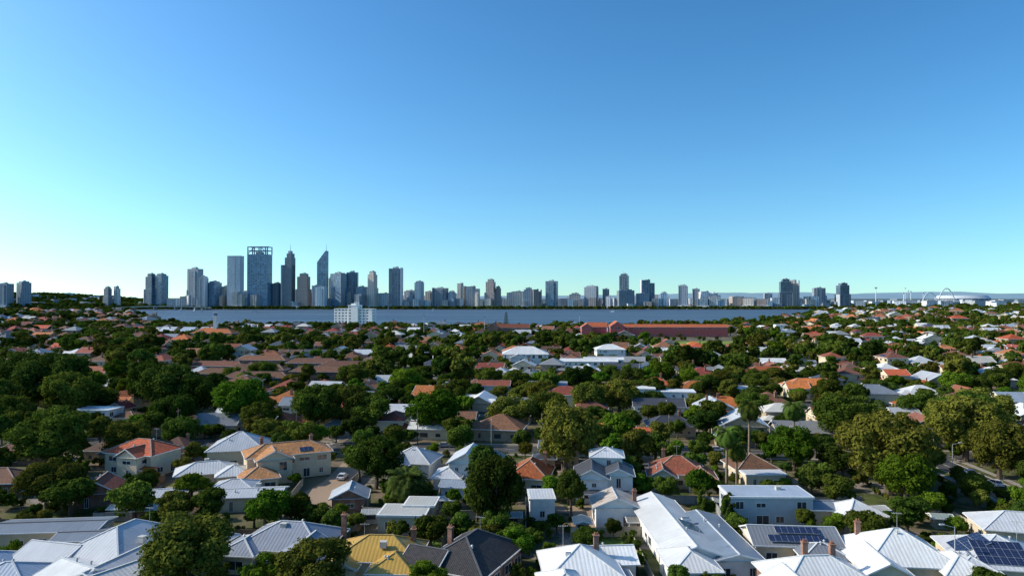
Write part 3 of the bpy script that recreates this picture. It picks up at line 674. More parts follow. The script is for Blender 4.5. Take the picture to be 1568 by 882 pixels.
for yr in ROADY[:2]:
    for s in (-1, 1):
        x = -yr*.85
        while x < yr*.85:
            y = yr+x*math.tan(GR)+s*5.6
            if R.random() < .8 and not nearpalm(x, y): tree(x, y, R.uniform(5, 11), kind(), .9)
            x += R.uniform(9, 17)
c = 0
for _ in range(9000):
    y = math.sqrt(R.uniform(200**2, 360**2)); x = R.uniform(-.85*y, .85*y); d = R.uniform(4.5, 11) if R.random() < .82 else R.uniform(12.6, 17)
    if c > 335: break
    if blocked(x, y, d*.23) or onroad(x, y, 5) or any(abs(x-a) < 12 and abs(y-b2) < 12 and (x-a)**2+(y-b2)**2 < (.7*(d/2+r2))**2 for a, b2, r2 in TPOS): continue
    if x > -90 and blocked(x, y+8, 0) and R.random() < .45: d = min(d, 6)
    tree(x, y, d, kind(), R.uniform(.72, .98)); c += 1
lod = [tree_mesh('canopy_tree', 90+i, 5, 9, (L_dark, L_mid, L_ol, L_br, L_dark, L_mid)[i], 20, 130, .6, True, .2, .66, .2, .38, 'open') for i in range(6)]
def canopy(name, pts, child):
    V = []; F = []
    for x, y, z, s in pts:
        a = R.uniform(0, 6.28); h = s/10*.5*math.sqrt(2)
        i = len(V)
        for k in range(4): V.append((x+h*math.cos(a+k*math.pi/2), y+h*math.sin(a+k*math.pi/2), z))
        F.append((i, i+1, i+2, i+3))
    me = bpy.data.meshes.new(name); me.from_pydata(V, [], F); o = bpy.data.objects.new(name, me); COL.objects.link(o)
    ch = bpy.data.objects.new('canopy_tree_part', child); COL.objects.link(ch); ch.parent = o
    o.instance_type = 'FACES'; o.use_instance_faces_scale = True; o.instance_faces_scale = 1.0
    o.show_instancer_for_render = False; o.show_instancer_for_viewport = False
pts = [[] for _ in range(6)]
cell = {}
for _ in range(29000):
    y = math.sqrt(R.uniform(355**2, 1040**2)); x = R.uniform(-.9*y, .9*y); d = R.uniform(5, 10.5); u = x/y
    q = noise.noise(Vector((x*.011, y*.011, 2)))+(.10 if (u < -.3 and y > 480) else 0)+(.03 if u > .42 else 0)+(.06 if y > 600 else 0)
    if q > .13: d = R.uniform(9.5, 18)
    elif R.random() < .3: continue
    if y > 620: d = min(d, 12.5)
    if inriv(x, y) or inriv(x, y+8) or infield(x, y, 1): continue
    if ((x-FIELD[0])/110)**2+((y-560)/45)**2 < 1 and R.random() < .7: d = 5
    if blocked(x, y, d*.16): continue
    if d > 7 and blocked(x, y+9, 0) and R.random() < .35: d = 6
    if 60 < x < 250 and 690 < y < 790: d = min(d, 5)
    if -360 < x < -240 and 640 < y < 700: d = min(d, 5)
    if -30 < x < 95 and 380 < y < 490: d = min(d, 6)
    if -190 < x < -80 and 330 < y < 440: d = min(d, 6)
    kx, ky = int(x//9), int(y//9)
    if any((kx+i, ky+j) in cell for i in (0, 1) for j in (0, 1)) : continue
    cell[(kx, ky)] = 1
    pts[R.choices(range(6), (2, 2.2, 2.2, 1.1, 1.8, 2))[0]].append((x, y, gz(x, y)-.3, d))
for _ in range(9000):
    q = R.random()
    if q < .33: y = R.uniform(2470, 2580); x = R.uniform(-1700, 2300); d = R.uniform(7, 16)
    elif q < .75: y = R.uniform(1000, 2600); x = R.choice((-1, 1, 1))*R.uniform(.3*y, .95*y); d = R.uniform(8, 15)
    elif q < .9: y = R.uniform(2600, 3900); x = R.uniform(-.8*y, -.5*y); d = R.uniform(14, 26)
    else: y = R.uniform(2600, 4200); x = R.uniform(.45*y, .85*y); d = R.uniform(12, 22)
    if inriv(x, y) or blocked(x, y, 1): continue
    if q < .33 and R.random() < .35: continue
    pts[R.randrange(6)].append((x, y, gz(x, y)-.3, d))
for i in range(6): canopy('distant_tree_canopy', pts[i], lod[i])
print('canopy', sum(len(p) for p in pts))

# palms
def palm(name, x, y, H, R0, L, n, droop, tr=.22, col=(.06, .085, .022)):
    r = random.Random(int(x*31+y)); e = bpy.data.objects.new(name, None); COL.objects.link(e); e.location = (x, y, 0)
    b = MB(); bk = barkm((.26, .20, .14)); lean = (r.uniform(-.3, .3), r.uniform(-.3, .3)); prev = Vector((0, 0, -.3)); pr = R0*1.25
    for i in range(1, 11):
        f = i/10; p = Vector((lean[0]*f*f, lean[1]*f*f, H*f)); rr = R0*(1-.25*f); b.cone(prev, p, pr*.95, rr*1.08, 10, bk, i == 10); prev = p; pr = rr
    for i in range(26):
        a = r.uniform(0, 6.28); q = prev+Vector((math.cos(a)*R0*.8, math.sin(a)*R0*.8, r.uniform(-.9, .1))); b.cone(q, q+Vector((math.cos(a)*.5, math.sin(a)*.5, .5)), .1, .03, 5, bk)
    b.obj('trunk', parent=e)
    g = MB(); lm = leafm(col, sc3(col, 1.6)); dry = leafm((.16, .11, .05), (.22, .16, .08))
    for k in range(n):
        a = k*2.39996+r.uniform(-.2, .2); el = rad(78-108*(k/n)**.8); mat = dry if k > n*.9 else lm
        p = prev.copy(); S = 13; st = L*r.uniform(.85, 1.1)/S; e_ = el
        for s in range(S):
            d = Vector((math.cos(a)*math.cos(e_), math.sin(a)*math.cos(e_), math.sin(e_))); q = p+d*st
            side = Vector((-math.sin(a), math.cos(a), 0))
            g.face([p-side*.05, p+side*.05, q+side*.04, q-side*.04], mat)
            ll = L*.26*math.sin(math.pi*min(1, (s+1.2)/(S+1)))**.6+.1
            for sg in (-1, 1):
                for h in (0, .5):
                    o = p.lerp(q, h); tip = o+side*sg*ll*.85+d*ll*.55-Vector((0, 0, ll*r.uniform(.15, .5)))
                    g.face([o, o+d*st*.7, tip], mat)
            p = q; e_ -= droop/S*(1+s/S)
    g.obj('fronds', parent=e)
palm('date_palm', -22.5, 151, 4.8, .5, 5.4, 84, 1.1, col=(.045, .075, .018))
palm('queen_palm', 49.5, 160, 13.5, .34, 4.4, 36, 1.9, col=(.075, .115, .02))
palm('queen_palm', 52.8, 163, 9.5, .3, 4.0, 34, 1.9, col=(.075, .115, .02))
palm('queen_palm', 65, 190, 15, .34, 4.8, 38, 1.7, col=(.07, .11, .02))
palm('queen_palm', 78, 192, 14.5, .34, 4.8, 38, 1.7, col=(.07, .11, .02))
palm('date_palm', 136, 192, 10, .4, 4.6, 50, 1.2)
b = MB(); bk = barkm((.1, .08, .06)); b.cone((0, 0, 0), (0, 0, 26), .5, .05, 6, bk); r = random.Random(3)
for z in [i*1.3+3 for i in range(17)]:
    for k in range(6):
        a = k*1.047+z; Lr = (27-z)*.2+.4; e_ = (math.cos(a)*Lr, math.sin(a)*Lr, z+.5)
        for j in range(9):
            f = j/8; c = Vector((e_[0]*f, e_[1]*f, z+.5*f)); w = .55
            b.face([c+Vector((math.sin(a)*w, -math.cos(a)*w, -.15)), c+Vector((math.cos(a)*.6, math.sin(a)*.6, .2)), c-Vector((math.sin(a)*w, -math.cos(a)*w, .15)), c+Vector((0, 0, .5))], L_dark)
b.obj('norfolk_pine', (-8, 940, 0))

# ------------------------------------------------------------------ fences, cars, street furniture
def fence(pts, col, h=1.8, nm='garden_fence'):
    b = MB(); m = plain('fence_panel', col, .7); pm = plain('fence_post', sc3(col, .7), .7)
    for (x0, y0), (x1, y1) in zip(pts, pts[1:]):
        L = math.hypot(x1-x0, y1-y0); n_ = max(1, round(L/2.4))
        b.bar((x0, y0, h/2), (x1, y1, h/2), .06, h, m)
        b.bar((x0, y0, h), (x1, y1, h), .12, .08, pm)
        for i in range(n_+1): f = i/n_; b.box(x0+(x1-x0)*f-.06, y0+(y1-y0)*f-.06, 0, x0+(x1-x0)*f+.06, y0+(y1-y0)*f+.06, h+.08, pm)
    b.obj(nm)
SND = (.48, .41, .31); GRF = (.30, .31, .30); TIM = (.22, .15, .1)
for p, cl in [([(-31, 143), (-16, 141), (-2, 140.5)], SND), ([(-30, 128), (-29, 142)], TIM), ([(-12.5, 124), (-11, 141)], SND), ([(2.5, 126), (3, 150)], GRF), ([(11, 130), (26, 131)], SND), ([(26, 131), (27, 152)], SND), ([(26, 152), (40, 151), (60, 150), (75, 149)], GRF),
              ([(41.5, 108), (42, 128), (43, 150)], GRF), ([(56, 106), (56.5, 132)], SND), ([(56, 132), (72, 131)], SND), ([(70.5, 104), (71, 131)], GRF), ([(-46, 112), (-45, 142)], GRF), ([(-64, 130), (-46, 129)], TIM), ([(-66, 130), (-67, 160)], SND), ([(-48, 144), (-50, 166)], SND), ([(-39, 152), (-38, 170), (-37, 190)], SND), ([(-84, 139), (-66, 141)], GRF), ([(-31, 143), (-31, 152)], SND), ([(-84, 139), (-85, 170)], TIM), ([(22, 103), (22, 128)], SND), ([(88, 110), (89, 140)], SND), ([(48, 152), (49, 185)], SND), ([(26, 152), (27, 186)], GRF), ([(12, 150), (13, 186)], TIM), ([(-16, 141), (-17, 186)], SND)]:
    fence(p, cl)
def shed(x, y, rot, col):
    e = bpy.data.objects.new('garden_shed', None); COL.objects.link(e); e.location = (x, y, 0); e.rotation_euler = (0, 0, rad(rot))
    bs = build([(0, 0, 3.0, 2.4, 2.1, 'gabx', 16)], metal(col), plain('shed_wall', sc3(col, .8), .6), int(x), False)
    for k_ in ('walls', 'roof', 'windows', 'trim'): bs[k_].obj(k_, parent=e)
for a in [(-28, 139, 5, (.4, .42, .40)), (0, 137, 0, (.3, .35, .32)), (13.5, 133.5, 90, (.5, .48, .42)), (24, 134, 0, (.3, .3, .28)), (-42, 127, 8, (.45, .43, .38)), (-80, 142, 0, (.4, .4, .4)), (44.5, 147, 0, (.35, .38, .36)), (74, 141, 12, (.5, .5, .48)), (84, 136, -10, (.3, .36, .32)), (-62, 158, 10, (.45, .45, .42)), (31, 148, 90, (.4, .36, .3)), (-14, 148, 0, (.4, .42, .44))]: shed(*a)
def patch(name, pts, mat, z=.02): b = MB(); b.face([(x, y, z) for x, y in pts], mat); b.obj(name)
dr = NT('brick_paving'); dr.bsdf(dr.mix(dr.noise(dr.pos(), 1.2, 5, .7), (.24, .165, .11), (.36, .27, .19)), .9, .2)
patch('paved_driveway', [(-47.5, 143), (-38.5, 143), (-39.3, 160), (-38, 190), (-46, 191), (-46, 170), (-48, 160)], dr.m)
lw = NT('lawn_grass'); lw.bsdf(lw.mix(lw.noise(lw.pos(), 1.5, 5, .7), (.05, .10, .02), (.11, .17, .04)), .95, .1)
patch('back_lawn', [(11.5, 120), (20, 120), (20.5, 130), (12, 130)], lw.m)
patch('back_lawn', [(-44.5, 128), (-31, 128), (-31, 141), (-44.5, 141)], lw.m, .024)
patch('sandy_yard', [(11.5, 131), (25.5, 131.5), (26, 150), (12, 150)], dr.m, .016)
patch('back_lawn', [(-28, 121), (-14, 121), (-13, 131), (-28, 131)], lw.m)
def car(x, y, rot, col):
    e = bpy.data.objects.new('parked_car', None); COL.objects.link(e); e.location = (x, y, .012); e.rotation_euler = (0, 0, rad(rot))
    t = NT('car_paint'); t.bsdf(col, .25, .6); b = MB(); gl = glassm((.02, .025, .03))
    prof = [(-2.2, .35), (-2.25, .7), (-2.1, .92), (-1.3, .98), (1.0, .98), (2.0, .82), (2.2, .6), (2.15, .35)]
    for s in (-1, 1):
        ring = [(px, s*.88, pz) for px, pz in prof]; b.face(ring if s < 0 else ring[::-1], t.m)
    for (a, c_), (d, f) in zip(prof, prof[1:]+prof[:1]): b.face([(a, -.88, c_), (a, .88, c_), (d, .88, f), (d, -.88, f)], t.m)
    lo = [(-1.75, -.84), (.95, -.84), (.95, .84), (-1.75, .84)]; hi = [(-1.3, -.66), (.25, -.66), (.25, .66), (-1.3, .66)]
    for i in range(4):
        j = (i+1) % 4; b.face([(*lo[i], .975), (*lo[j], .975), (*hi[j], 1.42), (*hi[i], 1.42)], gl)
    b.box(-1.34, -.7, 1.42, .29, .7, 1.47, t.m)
    for i in range(4): b.bar((*lo[i], .975), (*hi[i], 1.43), .07, .07, t.m)
    b.obj('body', parent=e); w = MB(); ty = plain('tyre_rubber', (.02, .02, .02), .9); hb = plain('wheel_rim', (.4, .4, .42), .3)
    for wx in (-1.35, 1.35):
        for s in (-1, 1):
            w.cone((wx, s*.7, .32), (wx, s*.92, .32), .32, .32, 14, ty); w.cone((wx, s*.9, .32), (wx, s*.935, .32), .2, .18, 10, hb)
    w.obj('wheels', parent=e); l_ = MB(); hl = plain('headlamp', (.7, .7, .65), .2); tl = plain('tail_lamp', (.3, .02, .02), .3)
    for s in (-1, 1): l_.box(2.08, s*.6-.18, .6, 2.2, s*.6+.18, .72, hl); l_.box(-2.26, s*.62-.16, .68, -2.16, s*.62+.16, .84, tl)
    l_.obj('lamps', parent=e)
for a in [(111, 150, 86, (.5, .5, .52)), (111.6, 158, 86, (.06, .06, .07)), (115.6, 166, 86, (.6, .6, .6)), (110, 134, 86, (.3, .03, .03)), (-42, 172, 88, (.55, .55, .55)), (20, 201.5, -4, (.05, .07, .12)), (60, 202.6, -4, (.6, .6, .6)), (-60, 207.4, -4, (.2, .2, .2)), (-20, 208.2, -4, (.3, .3, .32)), (116, 176, 86, (.1, .14, .25)), (109, 120, 86, (.6, .6, .58))]: car(*a)
def lamp_post(x, y, rot, h=9):
    e = bpy.data.objects.new('street_lamp', None); COL.objects.link(e); e.location = (x, y, 0); e.rotation_euler = (0, 0, rad(rot)); m = plain('galvanised_steel', (.45, .46, .47), .4)
    b = MB(); b.cone((0, 0, 0), (0, 0, h), .11, .06, 8, m); b.cone((0, 0, 0), (0, 0, .5), .18, .16, 8, m); b.bar((0, 0, h-.1), (1.8, 0, h+.35), .07, .07, m); b.obj('pole', parent=e)
    b = MB(); b.box(1.6, -.16, h+.28, 2.4, .16, h+.44, m); b.box(1.7, -.12, h+.24, 2.3, .12, h+.28, plain('lamp_lens', (.7, .7, .65), .2)); b.obj('lamp_head', parent=e)
for a in [(69.5, 109, 180), (107, 140, 0), (108, 170, 0), (-6, 200, 90), (60, 196, 90), (-70, 205, 90), (-130, 209, 90)]: lamp_post(*a)
def power_pole(x, y):
    b = MB(); m = barkm((.2, .16, .12)); b.cone((0, 0, 0), (0, 0, 10), .16, .11, 7, m); b.box(-1.2, -.06, 9.1, 1.2, .06, 9.25, m)
    for k_ in (-1.05, -.4, .4, 1.05): b.cone((k_, 0, 9.25), (k_, 0, 9.45), .05, .04, 6, plain('insulator', (.3, .2, .15)))
    b.obj('power_pole', (x, y, 0), GR+1.57)
for x in range(-150, 151, 38): power_pole(x+7, 210.2+x*math.tan(GR))
for (x, y, h) in [(-98, 770, 24), (-30, 760, 22), (88, 900, 22)]:
    b = MB(); m = plain('mast_steel', (.4, .42, .45), .4); b.cone((0, 0, 0), (0, 0, h), .4, .2, 8, m); b.box(-1.2, -.2, h, 1.2, .2, h+1.2, m); b.obj('floodlight_mast', (x, y, 0))

# ------------------------------------------------------------------ city skyline
DB = (.06, .11, .165); BL = (.10, .18, .26); FD = (.15, .20, .26); FM = (.33, .37, .42); FL = (.56, .58, .58); TAN = (.55, .47, .39); WHT = (.78, .79, .79)  # bluish shift in the skyline base colours paints in aerial haze
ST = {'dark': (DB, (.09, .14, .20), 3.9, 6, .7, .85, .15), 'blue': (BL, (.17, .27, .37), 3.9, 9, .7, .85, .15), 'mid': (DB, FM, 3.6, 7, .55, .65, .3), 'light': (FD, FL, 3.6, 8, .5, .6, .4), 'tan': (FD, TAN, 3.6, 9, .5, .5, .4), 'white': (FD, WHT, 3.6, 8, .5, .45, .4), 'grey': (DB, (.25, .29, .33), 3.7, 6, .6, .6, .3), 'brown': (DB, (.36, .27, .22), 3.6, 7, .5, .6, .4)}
rt = plain('rooftop_plant', (.38, .41, .44), .8); PC = (.45, .49, .53)
def tower(x, y, w, h, style, dep=None, rot=0, name=None, crown=True, seed=None):
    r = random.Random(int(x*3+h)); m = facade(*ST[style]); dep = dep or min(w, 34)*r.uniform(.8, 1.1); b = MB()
    s = r.randrange(5) if h > 55 else 3
    def blk(x0, y0, z0, x1, y1, z1):
        b.box(x0, y0, z0, x1, y1, z1, m); b.box(x0-.3, y0-.3, z1, x1+.3, y1+.3, z1+1.0, rt)
    if s == 0: blk(-w/2, -dep/2, 0, w/2, dep/2, h*.93); blk(-w*.36, -dep*.36, h*.93, w*.36, dep*.36, h*.98)
    elif s == 1: blk(-w/2, -dep/2, 0, w*.1, dep/2, h*.98); blk(w*.1, -dep*.42, 0, w/2, dep*.45, h*.88)
    elif s == 2: blk(-w/2, -dep*.4, 0, w/2, dep*.5, h*.96); blk(-w*.3, -dep/2, 0, w*.3, -dep*.4, h*.9)
    elif s == 4: blk(-w/2, -dep/2, 0, w/2, dep/2, h*.55); blk(-w*.42, -dep*.4, h*.55, w*.42, dep*.4, h*.9); blk(-w*.25, -dep*.3, h*.9, w*.3, dep*.3, h*.98)
    else: blk(-w/2, -dep/2, 0, w/2, dep/2, h*.96)
    b.box(-w*.22, -dep*.2, h*.9, w*.2, dep*.2, h*1.0, rt)
    if h > 50: b.box(w*.02, -dep*.1, h, w*.16, dep*.1, h+2.5, rt)
    if h > 80 and r.random() < .6: b.cone((-w*.1, 0, h), (-w*.1, 0, h+r.uniform(6, 14)), .5, .2, 5, rt)
    if w > 30 or r.random() < .4: b.box(-w*.6, -dep*.62, 0, w*.58, dep*.6, 9+r.uniform(0, 6), facade(*ST[r.choice(('light', 'mid', 'white'))]))
    if r.random() < .45:
        sx = r.choice((-1, 1)); b.box(sx*w/2-1.5, -dep/2-1.2, 0, sx*w/2+1.5, dep*.2, h*(.98 if s != 4 else .54)+.7, plain('pier_concrete', sc3(PC, r.choice((.7, 1, 1.3))), .8))
    nf = int(w/6)
    for i in range(1, nf):
        if r.random() < .5: xx = -w/2+i*w/nf; b.box(xx-.4, -dep/2-.5, 0, xx+.4, -dep/2+.1, h*(.9 if s != 4 else .5), plain('pier_concrete', PC, .8))
    return b.obj(name or ('office_tower' if h > 90 else 'apartment_building'), (x, y, gz(x, y)-1 if y < 4200 else 0), rot)
T = [(-1930, 45, 98, 'mid'), (-1882, 34, 106, 'grey'), (-1965, 30, 85, 'light'), (-1545, 26, 86, 'grey'), (-1515, 18, 88, 'light'), (-1400, 36, 138, 'dark'), (-1361, 34, 138, 'blue'), (-1225, 50, 160, 'grey'), (-1177, 25, 127, 'mid'), (-1143, 38, 108, 'blue'), (-1103, 34, 90, 'tan'), (-907, 38, 102, 'grey'), (-798, 52, 137, 'brown'), (-755, 22, 92, 'light'), (-700, 20, 127, 'mid'), (-662, 50, 140, 'blue'), (-616, 42, 146, 'dark'),
     (-576, 40, 88, 'mid'), (-533, 32, 145, 'tan'), (-441, 48, 160, 'dark'), (-491, 42, 62, 'light'), (-390, 38, 73, 'mid'), (-354, 28, 108, 'white'), (-320, 28, 70, 'tan'), (-274, 54, 83, 'grey'), (-230, 28, 70, 'mid'), (-195, 28, 100, 'tan'), (-151, 50, 88, 'light'), (-82, 38, 115, 'brown'), (-54, 26, 88, 'brown'), (25, 40, 70, 'tan'), (62, 44, 82, 'light'), (95, 30, 76, 'brown'), (151, 42, 110, 'blue'), (243, 50, 62, 'tan'), (307, 48, 90, 'mid'), (365, 24, 80, 'grey'),
     (427, 32, 136, 'dark'), (432, 60, 76, 'grey'), (522, 52, 113, 'dark'), (500, 50, 62, 'mid'), (590, 30, 66, 'white'), (652, 32, 93, 'mid'), (712, 26, 80, 'grey'), (743, 50, 68, 'white'), (790, 30, 60, 'light'), (860, 46, 50, 'tan'), (910, 55, 46, 'white'), (955, 40, 40, 'brown'), (990, 28, 62, 'grey'), (1040, 46, 116, 'dark'), (1084, 32, 112, 'tan'), (1192, 42, 84, 'mid'), (1150, 30, 50, 'white'), (1272, 44, 101, 'dark')]
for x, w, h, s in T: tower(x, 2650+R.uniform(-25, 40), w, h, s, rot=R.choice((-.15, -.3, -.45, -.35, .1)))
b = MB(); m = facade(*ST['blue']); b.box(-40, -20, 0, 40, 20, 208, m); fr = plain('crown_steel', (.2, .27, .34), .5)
for x in (-39, -13, 13, 39):
    for y in (-19, 19): b.box(x-1.6, y-1.6, 208, x+1.6, y+1.6, 238, fr)
for z in (222, 236.5):
    for y in (-19, 19): b.box(-39, y-1.3, z-1.3, 39, y+1.3, z+1.3, fr)
    for x in (-39, 39): b.box(x-1.3, -19, z-1.2, x+1.3, 19, z+1.2, fr)
b.bar((-39, -19, 209), (-13, -19, 236), 2, 2, fr); b.bar((39, -19, 209), (13, -19, 236), 2, 2, fr); b.box(-12, -10, 208, 12, 10, 218, rt); b.box(-41, -21, 0, -37, -19.5, 208, plain('pier_concrete', PC, .8))
b.obj('office_tower_with_open_crown', (-967, 2650, 0), -.1)
b = MB(); b.box(-26, -15, 0, 26, 15, 200, facade((.26, .32, .38), (.42, .47, .52), 3.9, 3, .6, .5, .25)); b.box(-26.5, -15.5, 200, 26.5, 15.5, 202, rt); b.box(4, -15.6, 0, 7, -15, 196, rt); b.obj('slab_office_tower', (-1056, 2640, 0), -.12)
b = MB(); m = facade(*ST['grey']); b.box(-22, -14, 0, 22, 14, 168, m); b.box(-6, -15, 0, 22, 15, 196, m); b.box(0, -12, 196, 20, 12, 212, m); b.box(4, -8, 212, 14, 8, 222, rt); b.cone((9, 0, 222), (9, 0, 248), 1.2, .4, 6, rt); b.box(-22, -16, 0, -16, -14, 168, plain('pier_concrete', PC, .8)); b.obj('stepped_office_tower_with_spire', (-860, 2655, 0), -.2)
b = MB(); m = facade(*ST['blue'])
w0, w1, dp = -17, 17, 14
for f in ([(w0, -dp, 0), (w1, -dp, 0), (w1, -dp, 222), (w0, -dp, 178)], [(w1, dp, 0), (w0, dp, 0), (w0, dp, 178), (w1, dp, 222)], [(w0, dp, 0), (w0, -dp, 0), (w0, -dp, 178), (w0, dp, 178)], [(w1, -dp, 0), (w1, dp, 0), (w1, dp, 222), (w1, -dp, 222)], [(w0, -dp, 178), (w1, -dp, 222), (w1, dp, 222), (w0, dp, 178)]): b.face(f, m)
b.cone((15, 0, 222), (15, 0, 248), 1.1, .3, 6, rt); b.obj('slanted_roof_office_tower', (-726, 2650, 0), -.15)
for i in range(240):
    x = R.uniform(-1330, 1330); y = R.uniform(2590, 2950)
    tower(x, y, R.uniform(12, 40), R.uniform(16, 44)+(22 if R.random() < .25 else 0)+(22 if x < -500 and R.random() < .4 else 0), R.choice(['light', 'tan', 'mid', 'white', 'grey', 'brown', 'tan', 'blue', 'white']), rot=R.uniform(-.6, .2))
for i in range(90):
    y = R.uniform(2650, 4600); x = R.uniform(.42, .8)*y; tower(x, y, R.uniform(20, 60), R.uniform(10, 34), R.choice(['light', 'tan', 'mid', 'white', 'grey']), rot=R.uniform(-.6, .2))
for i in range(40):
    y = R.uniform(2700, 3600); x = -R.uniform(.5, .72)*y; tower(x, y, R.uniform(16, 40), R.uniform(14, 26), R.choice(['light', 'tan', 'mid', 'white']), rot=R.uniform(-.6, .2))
b = MB(); cc = plain('bridge_concrete', (.5, .5, .47), .8); N = 14
for i in range(N):
    x0, x1 = -170+i*340/N, -170+(i+1)*340/N; z = lambda x: 7+5*(1-(x/170)**2)
    b.bar((x0, 0, z(x0)), (x1, 0, z(x1)), 26, 1.6, cc); b.bar((x0, -13, z(x0)+1.3), (x1, -13, z(x1)+1.3), .4, 1, cc)
    if i % 3 == 0 and i: b.box(x0-1.5, -11, -1, x0+1.5, 11, z(x0), cc)
b.obj('river_bridge', (-1235, 2440, 0))
b = MB(); sw = plain('stadium_roof', (.55, .59, .63), .6); sd = plain('stadium_facade', (.22, .25, .29), .7); n_ = 48
def el(a, k, z): return (170*k*math.cos(a), 125*k*math.sin(a), z)
for i in range(n_):
    a0, a1 = i*2*math.pi/n_, (i+1)*2*math.pi/n_
    b.face([el(a0, .97, 0), el(a1, .97, 0), el(a1, 1, 36), el(a0, 1, 36)], sd); b.face([el(a0, 1.03, 36), el(a1, 1.03, 36), el(a1, .9, 56), el(a0, .9, 56)], sw); b.face([el(a0, .9, 56), el(a1, .9, 56), el(a1, .62, 50), el(a0, .62, 50)], sw)
    if i % 2: b.bar(el(a0, 1.0, 0), el(a0, 1.02, 36), 2, 2, sw)
b.obj('sports_stadium', (3030, 4650, 0))
b = MB(); am = plain('arch_steel', (.75, .76, .77), .4)
for cx, W_, H_ in ((-60, 55, 74), (45, 60, 100)):
    p0 = None
    for i in range(25):
        f = i/24*2-1; p1 = (cx+f*W_, 0, H_*(1-f*f))
        if p0: b.bar(p0, p1, 4, 5, am)
        if i % 3 == 0: b.bar((p1[0], 0, 12), p1, .8, .8, am)
        p0 = p1
b.bar((-150, 0, 12), (140, 0, 12), 12, 2, am); b.obj('arch_footbridge', (2690, 4350, 0))
for x, y, h in ((1395, 2650, 78), (1700, 3000, 60), (2560, 4500, 100), (2580, 4500, 84), (2250, 3900, 74), (2320, 3900, 66)):
    b = MB(); b.cone((0, 0, 0), (0, 0, h), 2.2, 1.2, 8, am); b.box(-5, -1, h, 5, 1, h+5, am); b.obj('light_mast', (x, y, 0))
def boat(x, y, L, sail):
    b = MB(); hm = plain('boat_hull', (.75, .75, .75), .4); w = L*.14
    dk = [(-L/2, -w), (L*.25, -w), (L/2, 0), (L*.25, w), (-L/2, w)]; kl = [(-L*.46, -w*.7), (L*.2, -w*.7), (L*.42, 0), (L*.2, w*.7), (-L*.46, w*.7)]
    for i in range(5):
        j = (i+1) % 5; b.face([(*kl[i], 0), (*kl[j], 0), (*dk[j], L*.09), (*dk[i], L*.09)], hm)
    b.face([(*p, L*.09) for p in dk], hm)
    b.box(-L*.35, -w*.7, L*.09, L*.15, w*.7, L*.09+2.4, hm); b.box(-L*.33, -w*.72, L*.09+1, L*.13, w*.72, L*.09+1.8, glassm((.03, .04, .05)))
    if sail: b.cone((0, 0, 0), (0, 0, L*1.2), .12, .08, 6, hm); b.face([(-.2, 0, L*.25), (-L*.45, 0, L*.27), (-.2, 0, L*1.15)], hm)
    b.obj('sailing_boat' if sail else 'ferry_boat', (x, y, .1), R.uniform(-.4, .4))
boat(-800, 2150, 26, False); boat(-950, 2120, 11, True); boat(-1010, 2200, 11, True); boat(-250, 2200, 10, True); boat(300, 2050, 20, False); boat(-1080, 2260, 12, True)
hm_ = NT('far_hills_haze_tint'); hm_.bsdf(hm_.mix(hm_.noise(hm_.pos(), .002, 5, .6), (.18, .28, .35), (.22, .33, .40)), 1, 0)  # hill colour is pale blue: distance haze painted into the surface
V = []; F = []; N = 160
for i in range(N+1):
    x = -4000+i*24000/N; h = (80+100*min(1, max(0, (x-500)/7000)))*(.75+.5*(noise.noise(Vector((x*.0004, 3, 1)))+.5))+20*noise.noise(Vector((x*.002, 1, 5)))
    for (yy, k) in ((18500, 0), (20000, .6), (22000, 1), (26000, .9), (30000, 0)): V.append((x, yy, -5+(h+5)*k))
for i in range(N):
    for j in range(4): a = i*5+j; F.append((a, a+5, a+6, a+1))
me = bpy.data.meshes.new('far_hills'); me.from_pydata(V, [], F); me.materials.append(hm_.m); COL.objects.link(bpy.data.objects.new('far_hills', me))

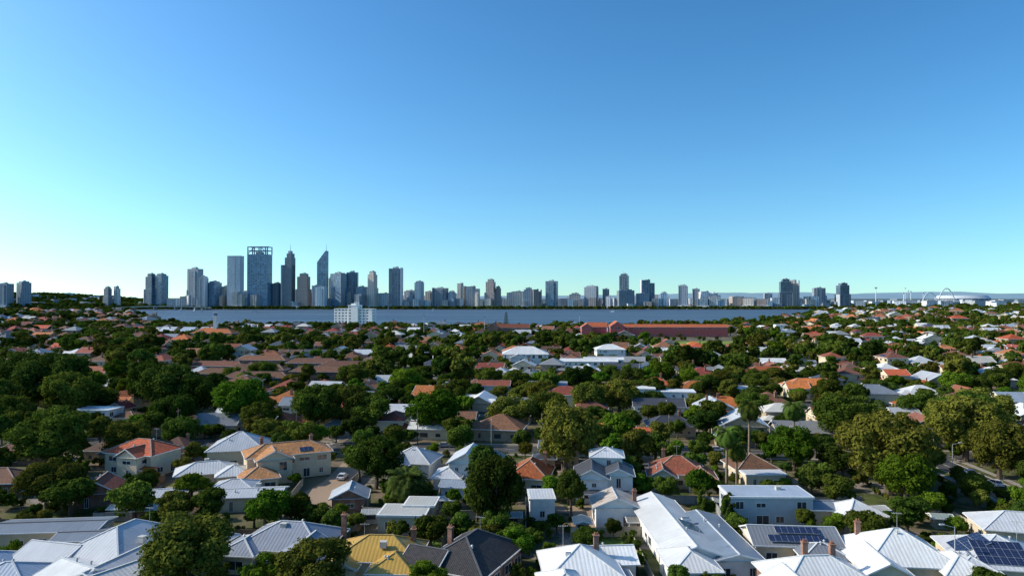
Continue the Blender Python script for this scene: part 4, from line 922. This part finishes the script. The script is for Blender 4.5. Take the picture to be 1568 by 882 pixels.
# ------------------------------------------------------------------ light, sky, camera
AZ, EL = 85, 33
sv = Vector((-math.sin(rad(AZ))*math.cos(rad(EL)), math.cos(rad(AZ))*math.cos(rad(EL)), math.sin(rad(EL))))
sl = bpy.data.lights.new('sun', 'SUN'); sl.energy = 5; sl.angle = rad(.5); sl.color = (1, .92, .80)
so = bpy.data.objects.new('sun', sl); COL.objects.link(so); so.rotation_euler = sv.to_track_quat('Z', 'Y').to_euler()
w = bpy.data.worlds.new('World'); sc.world = w; w.use_nodes = True; nt = w.node_tree
bg = nt.nodes['Background']; sk = nt.nodes.new('ShaderNodeTexSky'); sk.sky_type = 'NISHITA'; sk.sun_disc = False
sk.sun_elevation = rad(EL); sk.sun_rotation = rad(-AZ); sk.altitude = 0; sk.air_density = 1.0; sk.dust_density = 1.1; sk.ozone_density = 4.0
tc = nt.nodes.new('ShaderNodeTexCoord'); mpp = nt.nodes.new('ShaderNodeMapping'); mpp.inputs['Location'].default_value = (0, 0, .06); mpp.inputs['Scale'].default_value = (1, 1, .93)
nt.links.new(tc.outputs['Generated'], mpp.inputs[0]); nt.links.new(mpp.outputs[0], sk.inputs[0])
hs = nt.nodes.new('ShaderNodeHueSaturation'); hs.inputs['Saturation'].default_value = 1.2
gm = nt.nodes.new('ShaderNodeGamma'); gm.inputs[1].default_value = 1.3
mx = nt.nodes.new('ShaderNodeMix'); mx.data_type = 'RGBA'; mx.blend_type = 'MULTIPLY'; mx.inputs[0].default_value = 1; mx.inputs[7].default_value = (.98, 1.02, .84, 1)
nt.links.new(sk.outputs[0], hs.inputs['Color']); nt.links.new(hs.outputs[0], gm.inputs[0]); nt.links.new(gm.outputs[0], mx.inputs[6]); nt.links.new(mx.outputs[2], bg.inputs[0]); bg.inputs[1].default_value = .15
cd = bpy.data.cameras.new('camera'); cam = bpy.data.objects.new('camera', cd); COL.objects.link(cam)
cam.location = (0, 0, 45); cam.rotation_euler = (rad(90.76), 0, 0); cd.sensor_width = 36; cd.lens = 24.3; cd.clip_end = 80000; cd.clip_start = .5
sc.camera = cam
sc.view_settings.view_transform = 'Standard'; sc.view_settings.look = 'None'; sc.view_settings.exposure = 0
